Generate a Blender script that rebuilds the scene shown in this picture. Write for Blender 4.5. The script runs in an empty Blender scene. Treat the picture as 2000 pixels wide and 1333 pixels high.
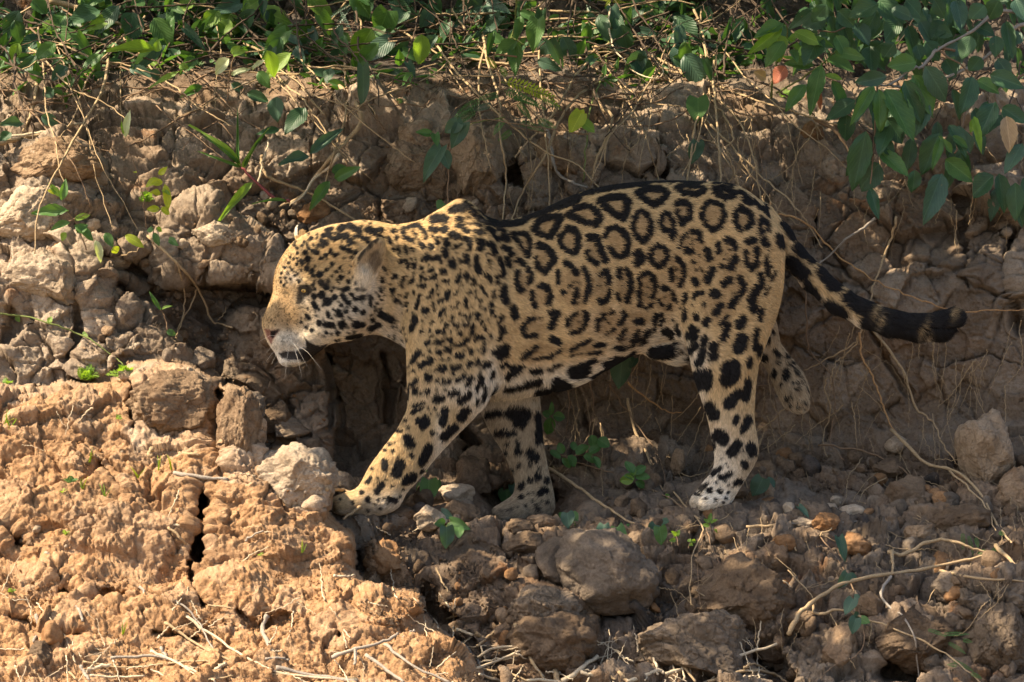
import bpy, math, random
import numpy as np
from mathutils import Matrix, Vector
random.seed(7); rng = np.random.default_rng(7)
sc = bpy.context.scene
COL = sc.collection
# ------------------------------------------------------------------ camera, sky, sun, exposure
CAMY = -12.0; WID = 2.86; S0 = WID/2000.0
cam = bpy.data.cameras.new('camera'); cam_o = bpy.data.objects.new('camera', cam); COL.objects.link(cam_o)
cam_o.location = (0, CAMY, 0); cam_o.rotation_euler = (math.radians(90), 0, 0)
cam.sensor_width = 36; cam.lens = 36*12/WID; cam.clip_start = .1; cam.clip_end = 4000
cam.dof.use_dof = True; cam.dof.focus_distance = 11.9; cam.dof.aperture_fstop = 14
sc.camera = cam_o
SUNV = np.array([-.62, -.17, .76]); SUNV /= np.linalg.norm(SUNV)
sun_el = math.asin(SUNV[2]); sun_az = math.atan2(SUNV[0], SUNV[1])
world = bpy.data.worlds.new('World'); sc.world = world; world.use_nodes = True
wn = world.node_tree.nodes; wn.clear()
sky = wn.new('ShaderNodeTexSky'); sky.sky_type = 'NISHITA'; sky.sun_disc = False
sky.sun_elevation = sun_el; sky.sun_rotation = sun_az; sky.dust_density = 3.0; sky.ozone_density = 0.6
bg = wn.new('ShaderNodeBackground'); bg.inputs[1].default_value = .108
wo = wn.new('ShaderNodeOutputWorld')
world.node_tree.links.new(sky.outputs[0], bg.inputs[0]); world.node_tree.links.new(bg.outputs[0], wo.inputs[0])
sl = bpy.data.lights.new('sun', 'SUN'); sl.energy = 5.0; sl.angle = math.radians(.5); sl.color = (1, .84, .62)
so = bpy.data.objects.new('sun', sl); COL.objects.link(so)
so.rotation_euler = Vector(SUNV).to_track_quat('Z', 'Y').to_euler()
vs = sc.view_settings
vs.view_transform = 'Standard'; vs.look = 'None'; vs.gamma = 1; vs.use_curve_mapping = False
vs.exposure = 1.42
try:
    vs.use_white_balance = True; vs.white_balance_temperature = 6650; vs.white_balance_tint = 10
except Exception: pass
cy = sc.cycles
cy.use_denoising = True
cy.max_bounces = 6; cy.diffuse_bounces = 3; cy.glossy_bounces = 2; cy.transmission_bounces = 3; cy.transparent_max_bounces = 4
cy.sample_clamp_indirect = 4
sc.render.use_persistent_data = False

# ------------------------------------------------------------------ helpers
def P(px, py, y):
    k = S0*(y-CAMY)/12.0
    return ((px-1000.0)*k, y, (666.5-py)*k)
def PV(px, py, y): return Vector(P(px, py, y))
def lerp(a, b, t): return a+(b-a)*t
def sstep(a, b, x):
    t = np.clip((x-a)/(b-a), 0, 1); return t*t*(3-2*t)
_perm = np.random.default_rng(3).permutation(4096).astype(np.int32)
_perm = np.concatenate([_perm]*3)
_g = np.random.default_rng(4).normal(size=(4096, 3)).astype(np.float32); _g /= np.linalg.norm(_g, axis=1)[:, None]
def perlin(x, y, z):
    x = np.asarray(x, np.float32); y = np.asarray(y, np.float32); z = np.asarray(z, np.float32)
    xi = np.floor(x).astype(np.int32); yi = np.floor(y).astype(np.int32); zi = np.floor(z).astype(np.int32)
    xf = x-xi; yf = y-yi; zf = z-zi
    u = xf*xf*xf*(xf*(xf*6-15)+10); v = yf*yf*yf*(yf*(yf*6-15)+10); w = zf*zf*zf*(zf*(zf*6-15)+10)
    xi &= 4095; yi &= 4095; zi &= 4095
    out = 0
    for dx in (0, 1):
        a = _perm[(xi+dx) & 4095]; wx = u if dx else 1-u
        for dy in (0, 1):
            b = _perm[(a+yi+dy) & 4095]; wy = v if dy else 1-v
            for dz in (0, 1):
                h = _perm[(b+zi+dz) & 4095]; wz = w if dz else 1-w
                g = _g[h]
                out = out+wx*wy*wz*(g[..., 0]*(xf-dx)+g[..., 1]*(yf-dy)+g[..., 2]*(zf-dz))
    return out*1.6
def fbm(x, y, z, o=4, gain=.5, lac=2.03):
    a = 1; s = 0; f = 1
    for i in range(o):
        s = s+a*perlin(x*f+i*17.3, y*f+i*5.1, z*f-i*9.7); a *= gain; f *= lac
    return s
def voro(a, b, seed=0):
    """2D cell noise: F1, F2, id value"""
    a = np.asarray(a, np.float32); b = np.asarray(b, np.float32)
    ai = np.floor(a).astype(np.int32); bi = np.floor(b).astype(np.int32)
    F1 = np.full(a.shape, 9., np.float32); F2 = F1.copy(); ID = np.zeros(a.shape, np.float32); TL = ID.copy()
    for i in (-1, 0, 1):
        for j in (-1, 0, 1):
            h = _perm[(_perm[(ai+i+seed*7) & 4095]+bi+j) & 4095]
            g = _g[h]
            cx = ai+i+.5+g[..., 0]*.62; cz = bi+j+.5+g[..., 1]*.62
            d = np.sqrt((a-cx)**2+(b-cz)**2)
            n = d < F1
            F2 = np.where(n, F1, np.minimum(F2, d)); ID = np.where(n, g[..., 2], ID)
            h2 = _g[(h*7+13) & 4095]; TL = np.where(n, (a-cx)*h2[..., 0]+(b-cz)*h2[..., 1], TL); F1 = np.where(n, d, F1)
    return F1, F2, ID, TL
def polydist(X, Y, pts):
    """distance to an open polyline and parameter 0..1"""
    X = np.asarray(X, np.float32); D = np.full(X.shape, 1e9, np.float32)
    for (x0, y0), (x1, y1) in zip(pts[:-1], pts[1:]):
        dx, dy = x1-x0, y1-y0; L = dx*dx+dy*dy+1e-9
        t = np.clip(((X-x0)*dx+(Y-y0)*dy)/L, 0, 1)
        D = np.minimum(D, (X-x0-t*dx)**2+(Y-y0-t*dy)**2)
    return np.sqrt(D)
def polysdf(X, Y, pts):
    """signed distance, positive inside"""
    pts = list(pts); q = pts+[pts[0]]
    D = polydist(X, Y, q); ins = np.zeros(np.shape(X), bool)
    for (x0, y0), (x1, y1) in zip(q[:-1], q[1:]):
        if y0 == y1: continue
        c = ((y0 > Y) != (y1 > Y)) & (X < (x1-x0)*(Y-y0)/(y1-y0)+x0)
        ins ^= c
    return np.where(ins, D, -D)
def smooth_poly(pts, n=6, closed=True):
    """Catmull-Rom"""
    out = []; m = len(pts)
    rngi = range(m) if closed else range(m-1)
    for i in rngi:
        if closed: p0, p1, p2, p3 = pts[i-1], pts[i], pts[(i+1) % m], pts[(i+2) % m]
        else: p0, p1, p2, p3 = pts[max(i-1, 0)], pts[i], pts[i+1], pts[min(i+2, m-1)]
        for k in range(n):
            t = k/n
            out.append(tuple(.5*(2*b+(c-a)*t+(2*a-5*b+4*c-d)*t*t+(-a+3*b-3*c+d)*t**3) for a, b, c, d in zip(p0, p1, p2, p3)))
    if not closed: out.append(tuple(pts[-1]))
    return out
def make_mesh(name, V, F, mats=None, smooth=True):
    V = np.asarray(V, np.float32); me = bpy.data.meshes.new(name)
    if isinstance(F, np.ndarray):
        n, k = F.shape
        me.vertices.add(len(V)); me.vertices.foreach_set('co', V.ravel())
        me.loops.add(n*k); me.loops.foreach_set('vertex_index', F.astype(np.int32).ravel())
        me.polygons.add(n); me.polygons.foreach_set('loop_start', np.arange(0, n*k, k, dtype=np.int32))
        me.polygons.foreach_set('use_smooth', np.full(n, smooth))
        me.update(calc_edges=True)
    else:
        me.from_pydata([tuple(v) for v in V], [], F); me.update()
        me.polygons.foreach_set('use_smooth', np.full(len(me.polygons), smooth))
    if mats is not None:
        me.materials.append(mats)
    return me
def link(name, data, parent=None, mat=None, label=None, cat=None, kind=None, group=None):
    o = bpy.data.objects.new(name, data); COL.objects.link(o)
    if parent is not None:
        o.parent = parent
        o.matrix_parent_inverse = Matrix.Identity(4)
    if mat is not None: o.matrix_world = mat
    return tag(o, label, cat, kind, group)
def tag(o, label=None, cat=None, kind=None, group=None):
    if label: o['label'] = label
    if cat: o['category'] = cat
    if kind: o['kind'] = kind
    if group: o['group'] = group
    return o
def vcol(me, name, C):
    a = me.color_attributes.new(name, 'FLOAT_COLOR', 'POINT')
    C4 = np.ones((len(C), 4), np.float32); C4[:, :C.shape[1]] = C; a.data.foreach_set('color', C4.ravel())
MARKS_AT = [(1400, 985, 'the near hind paw'), (1570, 790, 'the lifted hind paw'), (1870, 620, 'the tail tip'), (1922, 870, 'the tall pale standing rock'), (1640, 990, 'the white stone row'), (1660, 1135, 'the long curved root'), (1365, 1265, 'the broad cracked boulder'),
 (1172, 1118, 'the large smooth boulder'), (1020, 1005, 'the far forefoot'), (720, 985, 'the near front paw'), (1778, 972, 'the blocky rooty clod'), (1450, 1168, 'the wide brown clay block'), (1702, 1186, 'the tan rounded stone'), (1938, 1250, 'the cracked block in the corner'), (1060, 1188, 'the rounded cracked clod'), (1095, 1262, 'the mossy brown mound'),
 (1620, 1330, 'the bottom edge rocks'), (397, 1020, 'the crack in the mound'), (585, 935, 'the pale lumpy block'), (330, 790, 'the sunlit rounded block'), (120, 1160, 'the smooth sunlit slope'), (100, 1300, 'the bottom left corner'), (560, 1300, 'the long sloping cane'), (820, 1290, 'the tip of the mound'), (1000, 1300, 'the bottom centre twig pile'), (1200, 1310, 'the leaning twig'),
 (480, 360, 'the red stemmed grass'), (612, 420, 'the tan orange rock'), (95, 545, 'the pale left boulder'), (315, 400, 'the yellow green seedling'), (370, 560, 'the crooked gully root'), (560, 620, 'the jaguar nose'), (900, 400, 'the jaguar withers'), (1200, 360, 'the jaguar back'), (1260, 900, 'the root under the belly'), (240, 700, 'the trailing green stem')]
def name_by_place(items):
    """items: (object, px, py, look); each gets a label from its look and the nearest landmark"""
    grp = {}
    for o, px, py, look in items:
        d, mx, my, ph = min((math.hypot(px-a, (py-b)*1.2), a, b, c) for a, b, c in MARKS_AT)
        dx, dy = px-mx, py-my; rel = ('left of' if dx < 0 else 'right of') if abs(dx) > abs(dy) else ('above' if dy < 0 else 'below')
        grp.setdefault((look, rel, ph), []).append((d, o))
    ordn = ['nearest', 'second', 'third', 'fourth', 'fifth', 'sixth', 'seventh', 'eighth', 'ninth', 'tenth', 'eleventh', 'twelfth', 'thirteenth', 'fourteenth', 'fifteenth']
    for (look, rel, ph), L in grp.items():
        L.sort(key=lambda q: q[0])
        for i, (d, o) in enumerate(L): o['label'] = (ordn[min(i, 14)]+' ' if len(L) > 1 else '')+look+' '+rel+' '+ph
# node helper
class NT:
    def __init__(s, name):
        s.m = bpy.data.materials.new(name); s.m.use_nodes = True; s.t = s.m.node_tree; s.t.nodes.clear()
        s.out = s.n('ShaderNodeOutputMaterial')
    def n(s, typ, **kw):
        nd = s.t.nodes.new(typ)
        for k, v in kw.items(): setattr(nd, k, v)
        return nd
    def l(s, a, b): s.t.links.new(a, b)
    def noise(s, scale, detail=4, rough=.55, vec=None, dist=0):
        nd = s.n('ShaderNodeTexNoise'); nd.inputs['Scale'].default_value = scale; nd.inputs['Detail'].default_value = detail
        nd.inputs['Roughness'].default_value = rough; nd.inputs['Distortion'].default_value = dist
        if vec is not None: s.l(vec, nd.inputs['Vector'])
        return nd.outputs['Fac']
    def ramp(s, fac, stops):
        nd = s.n('ShaderNodeValToRGB'); e = nd.color_ramp.elements
        while len(e) < len(stops): e.new(.5)
        for el, (p, c) in zip(e, stops): el.position = p; el.color = (*c, 1) if len(c) == 3 else c
        s.l(fac, nd.inputs[0]); return nd.outputs[0]
    def mix(s, fac, a, b, mode='MIX'):
        nd = s.n('ShaderNodeMix', data_type='RGBA', blend_type=mode)
        for sock, v in ((0, fac), (6, a), (7, b)):
            if isinstance(v, (int, float)): nd.inputs[sock].default_value = v
            elif isinstance(v, tuple): nd.inputs[sock].default_value = (*v, 1)
            else: s.l(v, nd.inputs[sock])
        return nd.outputs[2]
    def math(s, op, a, b=0.):
        nd = s.n('ShaderNodeMath', operation=op)
        for i, v in enumerate((a, b)):
            if isinstance(v, (int, float)): nd.inputs[i].default_value = v
            else: s.l(v, nd.inputs[i])
        return nd.outputs[0]
    def bump(s, h, strength=.5, dist=.01, prev=None):
        nd = s.n('ShaderNodeBump'); nd.inputs['Strength'].default_value = strength; nd.inputs['Distance'].default_value = dist
        s.l(h, nd.inputs['Height'])
        if prev is not None: s.l(prev, nd.inputs['Normal'])
        return nd.outputs[0]
    def bsdf(s, col, rough=.9, normal=None, spec=.2):
        nd = s.n('ShaderNodeBsdfPrincipled')
        if isinstance(col, tuple): nd.inputs['Base Color'].default_value = (*col, 1)
        else: s.l(col, nd.inputs['Base Color'])
        if isinstance(rough, float): nd.inputs['Roughness'].default_value = rough
        else: s.l(rough, nd.inputs['Roughness'])
        nd.inputs['Specular IOR Level'].default_value = spec
        if normal is not None: s.l(normal, nd.inputs['Normal'])
        return nd
    def fin(s, shader): s.l(shader, s.out.inputs[0]); return s.m
def objpos(nt, use_obj=True):
    tc = nt.n('ShaderNodeTexCoord'); return tc.outputs['Object']
def geopos(nt): return nt.n('ShaderNodeNewGeometry').outputs['Position']
# ------------------------------------------------------------------ materials of earth
def earth_mat():
    t = NT('bank_earth'); pos = geopos(t)
    at = t.n('ShaderNodeVertexColor', layer_name='zone'); sep = t.n('ShaderNodeSeparateColor'); t.l(at.outputs[0], sep.inputs[0])
    n1 = t.noise(7, 6, .6, pos); n2 = t.noise(38, 6, .65, pos); n3 = t.noise(170, 4, .6, pos); n4 = t.noise(420, 3, .6, pos)
    grey = t.ramp(n1, [(.3, (.125, .093, .066)), (.5, (.19, .145, .105)), (.7, (.27, .215, .16))])
    tan = t.ramp(n2, [(.3, (.16, .103, .064)), (.55, (.245, .168, .108)), (.75, (.32, .235, .16))])
    base = t.mix(t.ramp(t.noise(3.2, 4, .6, pos), [(.42, (0, 0, 0)), (.6, (1, 1, 1))]), grey, tan)
    orange = t.ramp(n2, [(.25, (.22, .118, .056)), (.5, (.40, .232, .118)), (.72, (.53, .345, .20))])
    base = t.mix(sep.outputs[0], base, orange)
    pale = t.ramp(n2, [(.3, (.36, .275, .195)), (.7, (.55, .45, .345))])
    base = t.mix(sep.outputs[2], base, pale)
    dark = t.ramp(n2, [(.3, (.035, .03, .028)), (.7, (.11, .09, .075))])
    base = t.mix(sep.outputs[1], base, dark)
    rust = t.ramp(t.noise(5.5, 5, .6, pos, .6), [(.62, (0, 0, 0)), (.72, (.55, .55, .55))])
    base = t.mix(rust, base, (.34, .15, .05))
    gr = t.ramp(n3, [(.3, (.62, .62, .62)), (.5, (1, 1, 1)), (.72, (1.0, 1.0, 1.0))])
    base = t.mix(.75, base, gr, 'MULTIPLY')
    h = t.math('ADD', t.math('MULTIPLY', n3, .7), t.math('MULTIPLY', n4, .35))
    nb = t.bump(h, .8, .008)
    nb = t.bump(t.noise(60, 7, .7, pos), .7, .016, nb)
    return t.fin(t.bsdf(base, .95, nb, .12).outputs[0])
M_earth = earth_mat()
# ------------------------------------------------------------------ the bank: one sheet of earth, given by its distance at every point of its face
def axis(lo, hi, step, ext_lo, ext_hi):
    core = np.arange(lo, hi+.1, step); a = []; d = step; x = lo
    while x > ext_lo: d *= 1.12; x -= d; a.append(x)
    b = []; d = step; x = core[-1]
    while x < ext_hi: d *= 1.12; x += d; b.append(x)
    return np.array(a[::-1]+list(core)+b, np.float32)
STEP = 2.1
AX = axis(-50, 2050, STEP, -2600, 4600); AY = axis(-60, 1390, STEP, -1500, 1900)
PX, PY = np.meshgrid(AX, AY)
# profiles (row py -> y)
pr_py = [-1500, -500, -150, 40, 120, 165, 215, 300, 420, 560, 700, 830, 885, 930, 975, 1010, 1060, 1130, 1220, 1333, 1500, 1900]
pr_c = [6.0, 2.6, 1.9, 1.55, 1.20, .85, .62, .50, .46, .43, .42, .40, .35, .22, .05, -.12, -.24, -.34, -.46, -.62, -.95, -1.9]
pr_l = [6.0, 2.6, 1.8, 1.35, 1.05, .80, .66, .42, .24, .14, .06, .0, -.05, -.1, -.15, -.2, -.28, -.40, -.5, -.66, -1.0, -1.9]
pr_r = [6.0, 2.6, 1.9, 1.5, 1.15, .95, .66, .52, .40, .34, .32, .28, .20, .12, .02, -.08, -.18, -.30, -.45, -.62, -.95, -1.9]
def base_depth(X, Y):
    c = np.interp(Y, pr_py, pr_c); l = np.interp(Y, pr_py, pr_l); r = np.interp(Y, pr_py, pr_r)
    wl = 1-sstep(180, 560, X+np.clip(Y-500, -300, 300)*-.1); wr = sstep(1400, 1950, X)
    return c*(1-wl)*(1-wr)+l*wl+r*wr
gx, gz = PX*S0, (666.5-PY)*S0
wig = 14*fbm(gx*3, gz*3, 0*gx, 4)+0
wig2 = 5*fbm(gx*14, gz*14, 0*gx+5, 3)
lipw = sstep(420, 260, PY)*(34*perlin(PX/300., 0*PX, 0*PX+2.5)+16*perlin(PX/90., 0*PX, 0*PX+7.5))
D = base_depth(PX+wig*2, PY+wig*1.5+lipw)
# layers in front: (upper edge line, depth at edge, slope metres per px below edge, rounding px, rounding depth)
def layer(D, poly, y0, slope, R, RD, amp=1.0, ref=None):
    poly = smooth_poly(poly, 4)
    sd = polysdf(PX+(wig*.8+wig2)*amp, PY+(wig*.6+wig2)*amp, poly)
    e = np.clip(1-sd/R, 0, 1)
    top = ref if ref is not None else min(p[1] for p in poly)
    dep = y0-slope*(PY-top)+RD*(1-np.sqrt(np.clip(1-e*e, 0, 1)))
    return np.where(sd > 0, np.minimum(D, dep), D), sd > 0
ZO = np.zeros_like(PX); ZD = ZO.copy(); ZP = ZO.copy()
# upper-left rocks of the bank
D, m = layer(D, [(-900, 300), (60, 268), (150, 268), (200, 320), (190, 400), (250, 430), (300, 500), (-100, 560), (-900, 560)], .30, .0007, 60, .14, ref=268); ZP[m] += .35
D, m = layer(D, [(-900, 480), (20, 500), (100, 460), (200, 452), (226, 510), (225, 600), (250, 700), (-100, 800), (-900, 800)], .12, .0006, 50, .14, ref=452); ZP[m] += .45
D, m = layer(D, [(190, 560), (250, 570), (320, 640), (380, 700), (440, 760), (380, 900), (180, 900), (150, 700)], .10, .0007, 40, .12, ref=560); ZP[m] += .15
D, m = layer(D, [(300, 430), (400, 395), (470, 420), (540, 470), (560, 560), (460, 560), (330, 540)], .26, .0005, 40, .10, ref=395); ZP[m] += .35
D, m = layer(D, [(440, 640), (520, 610), (600, 640), (640, 700), (640, 900), (440, 900)], .22, .0003, 30, .06, ref=610)
# mound
M1 = [(-900, 730), (0, 742), (70, 752), (130, 738), (215, 748), (262, 712), (330, 708), (395, 728), (425, 756), (428, 800), (430, 900), (500, 880), (560, 885), (640, 925), (655, 960), (652, 1010), (690, 1045), (696, 1110), (660, 1180), (-100, 1240), (-900, 1240)]
D, m1 = layer(D, M1, -.20, .0011, 34, .18, ref=712)
D, m2 = layer(D, [(428, 770), (450, 760), (490, 785), (520, 850), (522, 950), (470, 960), (425, 930)], -.25, .0010, 24, .14, ref=712)
D, m3 = layer(D, [(500, 895), (540, 884), (590, 895), (640, 940), (646, 990), (600, 1010), (520, 960)], -.43, .0009, 28, .16, ref=884)
D, m4 = layer(D, [(410, 940), (450, 915), (500, 930), (560, 990), (575, 1060), (560, 1110), (400, 1110), (405, 1000)], -.45, .0009, 32, .16, ref=915)
D, m5 = layer(D, [(-900, 1080), (0, 1090), (60, 1072), (200, 1082), (365, 1108), (480, 1098), (560, 1108), (640, 1118), (730, 1140), (820, 1168), (835, 1205), (880, 1240), (930, 1300), (960, 1420), (900, 1900), (-900, 1900)], -.66, .0014, 40, .20, ref=1080)
D, m6 = layer(D, [(690, 1165), (740, 1150), (825, 1165), (830, 1200), (770, 1230), (700, 1215)], -.80, .0012, 24, .10, ref=1150)
mm = m1 | m2 | m3 | m4
ZO[mm] = .85; ZO[m5 | m6] = 1; ZP[m3] += .8; ZP[m2] += .35; ZP[m1 & (PY < 900) & (PX > 250)] += .3
D, m = layer(D, [(720, 1065), (770, 1060), (800, 1090), (805, 1150), (720, 1150)], -.34, .0006, 20, .08, ref=1060); ZO[m] = .7
D, m = layer(D, [(820, 1130), (900, 1080), (980, 1100), (1010, 1170), (960, 1260), (860, 1230)], -.40, .0007, 40, .10, ref=1080); ZO[m] = .25
# right ground blocks
D, m = layer(D, [(1370, 1110), (1430, 1095), (1520, 1090), (1545, 1150), (1550, 1220), (1480, 1240), (1390, 1210)], -.32, .0007, 36, .10, ref=1090); ZO[m] = .25
D, m = layer(D, [(1590, 1260), (1700, 1210), (1850, 1190), (1900, 1250), (1900, 1420), (1600, 1420)], -.50, .0006, 44, .12, ref=1190)
D, m = layer(D, [(1860, 1150), (1930, 1120), (2100, 1130), (2600, 1130), (2600, 1500), (1870, 1500)], -.48, .0005, 44, .14, ref=1120)
D, m = layer(D, [(980, 1140), (1060, 1140), (1150, 1200), (1180, 1300), (1190, 1420), (1000, 1420), (960, 1260)], -.50, .0007, 40, .10, ref=1140); ZO[m] = .3
# hollows and crevices: (polyline, width px, depth m)
holes = [([(120, 1150), (170, 1172), (240, 1160)], 8, .05), ([(470, 1196), (500, 1230), (560, 1206)], 8, .06), ([(20, 1205), (90, 1235), (150, 1240)], 9, .05), ([(300, 1235), (380, 1250)], 8, .05), ([(190, 905), (240, 960), (225, 1000)], 7, .05), ([(255, 745), (258, 800), (262, 835)], 6, .07), ([(398, 962), (396, 1010), (385, 1085)], 13, .40), ([(430, 770), (436, 850), (430, 910)], 8, .22), ([(368, 1100), (372, 1140), (400, 1185)], 5, .10),
         ([(990, 350), (1012, 330), (1015, 370)], 13, .2), ([(905, 880), (895, 830), (930, 870)], 14, .12), ([(1290, 340), (1280, 320)], 12, .12),
         ([(200, 505), (260, 530), (300, 560)], 16, .10), ([(660, 1215), (665, 1240)], 5, .06), ([(700, 1085), (704, 1110)], 7, .06),
         ([(1500, 1290), (1530, 1330)], 24, .14), ([(1740, 1310), (1800, 1320)], 26, .18), ([(1130, 1210), (1230, 1200)], 26, .10),
         ([(30, 1060), (0, 1030), (-30, 1000)], 14, .12), ([(835, 1160), (850, 1200), (900, 1215)], 14, .10),
         ([(1960, 380), (1985, 450), (1960, 520), (1990, 640)], 9, .08), ([(1590, 410), (1588, 470)], 7, .05), ([(1875, 380), (1885, 470), (1890, 550)], 7, .05),
         ([(640, 700), (655, 760), (640, 830)], 7, .05), ([(745, 690), (760, 740), (755, 830)], 6, .05), ([(560, 780), (575, 860)], 8, .05), ([(1700, 640), (1740, 720), (1775, 770)], 6, .04),
         ([(150, 580), (160, 640), (130, 700)], 8, .07), ([(20, 600), (30, 640), (0, 680)], 10, .07), ([(310, 590), (240, 560)], 14, .08)]
for pl, w, dp in holes:
    x0 = min(p[0] for p in pl)-4*w; x1 = max(p[0] for p in pl)+4*w; y0 = min(p[1] for p in pl)-4*w; y1 = max(p[1] for p in pl)+4*w
    i0, i1 = np.searchsorted(AX, (x0, x1)); j0, j1 = np.searchsorted(AY, (y0, y1))
    s = (slice(j0, j1), slice(i0, i1))
    d = polydist(PX[s]+wig[s]*.3+wig2[s]*.8, PY[s]+wig2[s]*.8, pl)
    D[s] += dp*np.exp(-(d/w)**4)
# base positions
D = D+.30*np.exp(-((PX-1022)/88)**4-((PY-990)/38)**4)
def to_world(PX, PY, D):
    k = S0*(D-CAMY)/12.0
    return np.stack([(PX-1000)*k, D, (666.5-PY)*k], -1)
B = to_world(PX, PY, D)
def normals(B):
    du = np.gradient(B, axis=1); dv = np.gradient(B, axis=0)
    n = np.cross(du, dv); n /= np.linalg.norm(n, axis=-1, keepdims=True)+1e-9
    return n
# smoothed depth for normals
def blur(A, n):
    for _ in range(n):
        A = (np.roll(A, 1, 0)+np.roll(A, -1, 0)+A*2)/4; A = (np.roll(A, 1, 1)+np.roll(A, -1, 1)+A*2)/4
    return A
Nn = normals(to_world(PX, PY, blur(D, 10)))
Nn[Nn[..., 1] > 0] *= -1
X, Y, Z = B[..., 0], B[..., 1], B[..., 2]
a = X+.012*fbm(X*14, Y*14, Z*14, 3); b = (Z+Y*.8)+.012*fbm(X*14+9, Y*14, Z*14+4, 3)
mfor = ZO
wall = sstep(1010, 860, PY)*(PY > 150)*(1-np.clip(mfor, 0, 1))*sstep(520, 700, PX)      # steep clay face
ground = sstep(880, 960, PY)*(1-np.clip(mfor, 0, 1))
top = sstep(170, 120, PY)
h = .030*fbm(X*2.6, Y*2.6, Z*2.6, 3)+mfor*.022*fbm(X*5.5, Y*5.5, Z*5.5, 2)+.012*fbm(X*9, Y*9, Z*9, 3)
mod1 = sstep(-.25, .35, fbm(X*4+60, Y*4, Z*4, 2)); mod2 = sstep(-.2, .3, fbm(X*7+20, Y*7, Z*7+5, 2))
F1, F2, I1, T1 = voro(a/.20+3, b/.17, 1); c1 = sstep(0.0, .12, F2-F1)
h += (.014*(1-F1**2)+.020*I1+.055*T1)*(1-.45*mfor)-.022*(1-c1)*mod1
F1, F2, I2, T2 = voro(a/.085, b/np.where(wall > .5, .12, .08)+7, 2); c2 = sstep(0, .14, F2-F1)
h += (.006*(1-F1**2)+.012*I2+.030*T2-.013*(1-c2)*mod2)*(1-.4*mfor)
F1, F2, I3, T3 = voro(a/.040, b/.040+7, 3); c3 = sstep(0, .2, F2-F1)
act3 = sstep(-.15, .35, fbm(X*6+40, Y*6, Z*6, 2)+.35*ground+.1)
h += (.004*(1-F1**2)+.006*I3+.014*T3-.005*(1-c3)*(1-mod1*.5))*act3*(1-.5*mfor)
F1, F2, I4, T4 = voro(a/.018, b/.018, 4); c4 = sstep(0, .3, F2-F1)
act4 = sstep(-.1, .3, fbm(X*9+80, Y*9, Z*9, 2)+.30*ground+.25*mfor)
h += (.003*(1-F1**2)+.0025*I4+.006*T4-.0015*(1-c4))*act4*(1-.45*mfor)
h *= 1-.50*sstep(600, 680, PY)*sstep(900, 850, PY)*sstep(560, 700, PX)*(1-mfor)
r = 1-np.abs(fbm(X*22, Y*22, Z*22, 4)); h += .007*(r-.6)*(.6+.6*mfor)
h += .0035*fbm(X*75, Y*75, Z*75, 3)*(1+.6*mfor)+.0022*fbm(X*170, Y*170, Z*170, 2)
# horizontal ledges in the upper bank
h += .012*wall*np.sin(Z*26+3*fbm(X*3, Y*3, Z*3, 3))*sstep(520, 300, PY)
gr_ = np.abs(np.gradient(blur(D, 4), axis=0))/np.gradient(AY)[:, None]; gr2 = np.abs(np.gradient(blur(D, 4), axis=1))/np.gradient(AX)[None]
st_ = np.clip(.0035/(gr_+gr2+1e-5), .22, 1); h *= blur(st_, 3)
flat = np.exp(-((PY-130)/70.)**2)*.35+np.exp(-((PY-975)/60.)**2)*.35*(1-np.clip(ZO, 0, 1)); h *= 1-flat
B = B+Nn*h[..., None]
B = B.astype(np.float32)
# zones: R orange soil, G dark earth (set patches and toward the top edge), B pale dry clay
t0 = fbm(X*3.3+7, Y*3.3, Z*3.3, 4)
ZO = np.clip(ZO*(1+.35*t0), 0, 1)
ZP = np.clip(ZP+.25*sstep(.1, .5, I1)*wall+.28*sstep(.2, .6, I2)-.1+.2*t0*(PX > 1500), 0, .9)
ZP = np.clip(ZP+.38*sstep(185, 215, PY)*sstep(430, 330, PY)*sstep(-.5, .3, t0), 0, .9)
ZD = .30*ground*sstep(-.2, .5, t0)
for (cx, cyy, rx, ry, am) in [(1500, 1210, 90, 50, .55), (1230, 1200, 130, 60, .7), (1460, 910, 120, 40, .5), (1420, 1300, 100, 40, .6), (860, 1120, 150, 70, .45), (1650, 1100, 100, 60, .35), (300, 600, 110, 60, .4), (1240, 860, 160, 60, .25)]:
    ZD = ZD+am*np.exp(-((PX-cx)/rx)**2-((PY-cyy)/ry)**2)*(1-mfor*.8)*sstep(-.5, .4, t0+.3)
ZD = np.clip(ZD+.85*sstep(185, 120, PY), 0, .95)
ny, nx = PX.shape
idx = np.arange(ny*nx, dtype=np.int32).reshape(ny, nx)
F = np.stack([idx[:-1, :-1].ravel(), idx[1:, :-1].ravel(), idx[1:, 1:].ravel(), idx[:-1, 1:].ravel()], 1)
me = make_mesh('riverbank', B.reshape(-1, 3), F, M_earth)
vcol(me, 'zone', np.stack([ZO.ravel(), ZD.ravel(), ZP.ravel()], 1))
link('riverbank', me, label='steep crumbling clay river bank with a ledge and a sunlit orange mound', kind='structure')
BD = B[..., 1]
def Dq(px, py):
    """y of the earth as seen at a point of the view"""
    i = np.clip(np.searchsorted(AX, px)-1, 0, nx-2); j = np.clip(np.searchsorted(AY, py)-1, 0, ny-2)
    return float(BD[j:j+2, i:i+2].mean())
# water in front of the bank
def water():
    t = NT('muddy_water'); pos = geopos(t)
    nb = t.bump(t.noise(2.5, 4, .5, pos), .3, .05)
    return t.fin(t.bsdf((.20, .15, .09), .18, nb, .5).outputs[0])
V = [(-600, -900, -2.2), (600, -900, -2.2), (600, 20, -2.2), (-600, 20, -2.2)]
link('river', make_mesh('river', V, [(0, 1, 2, 3)], water()), label='brown muddy river lapping below the bank', kind='structure')
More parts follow.
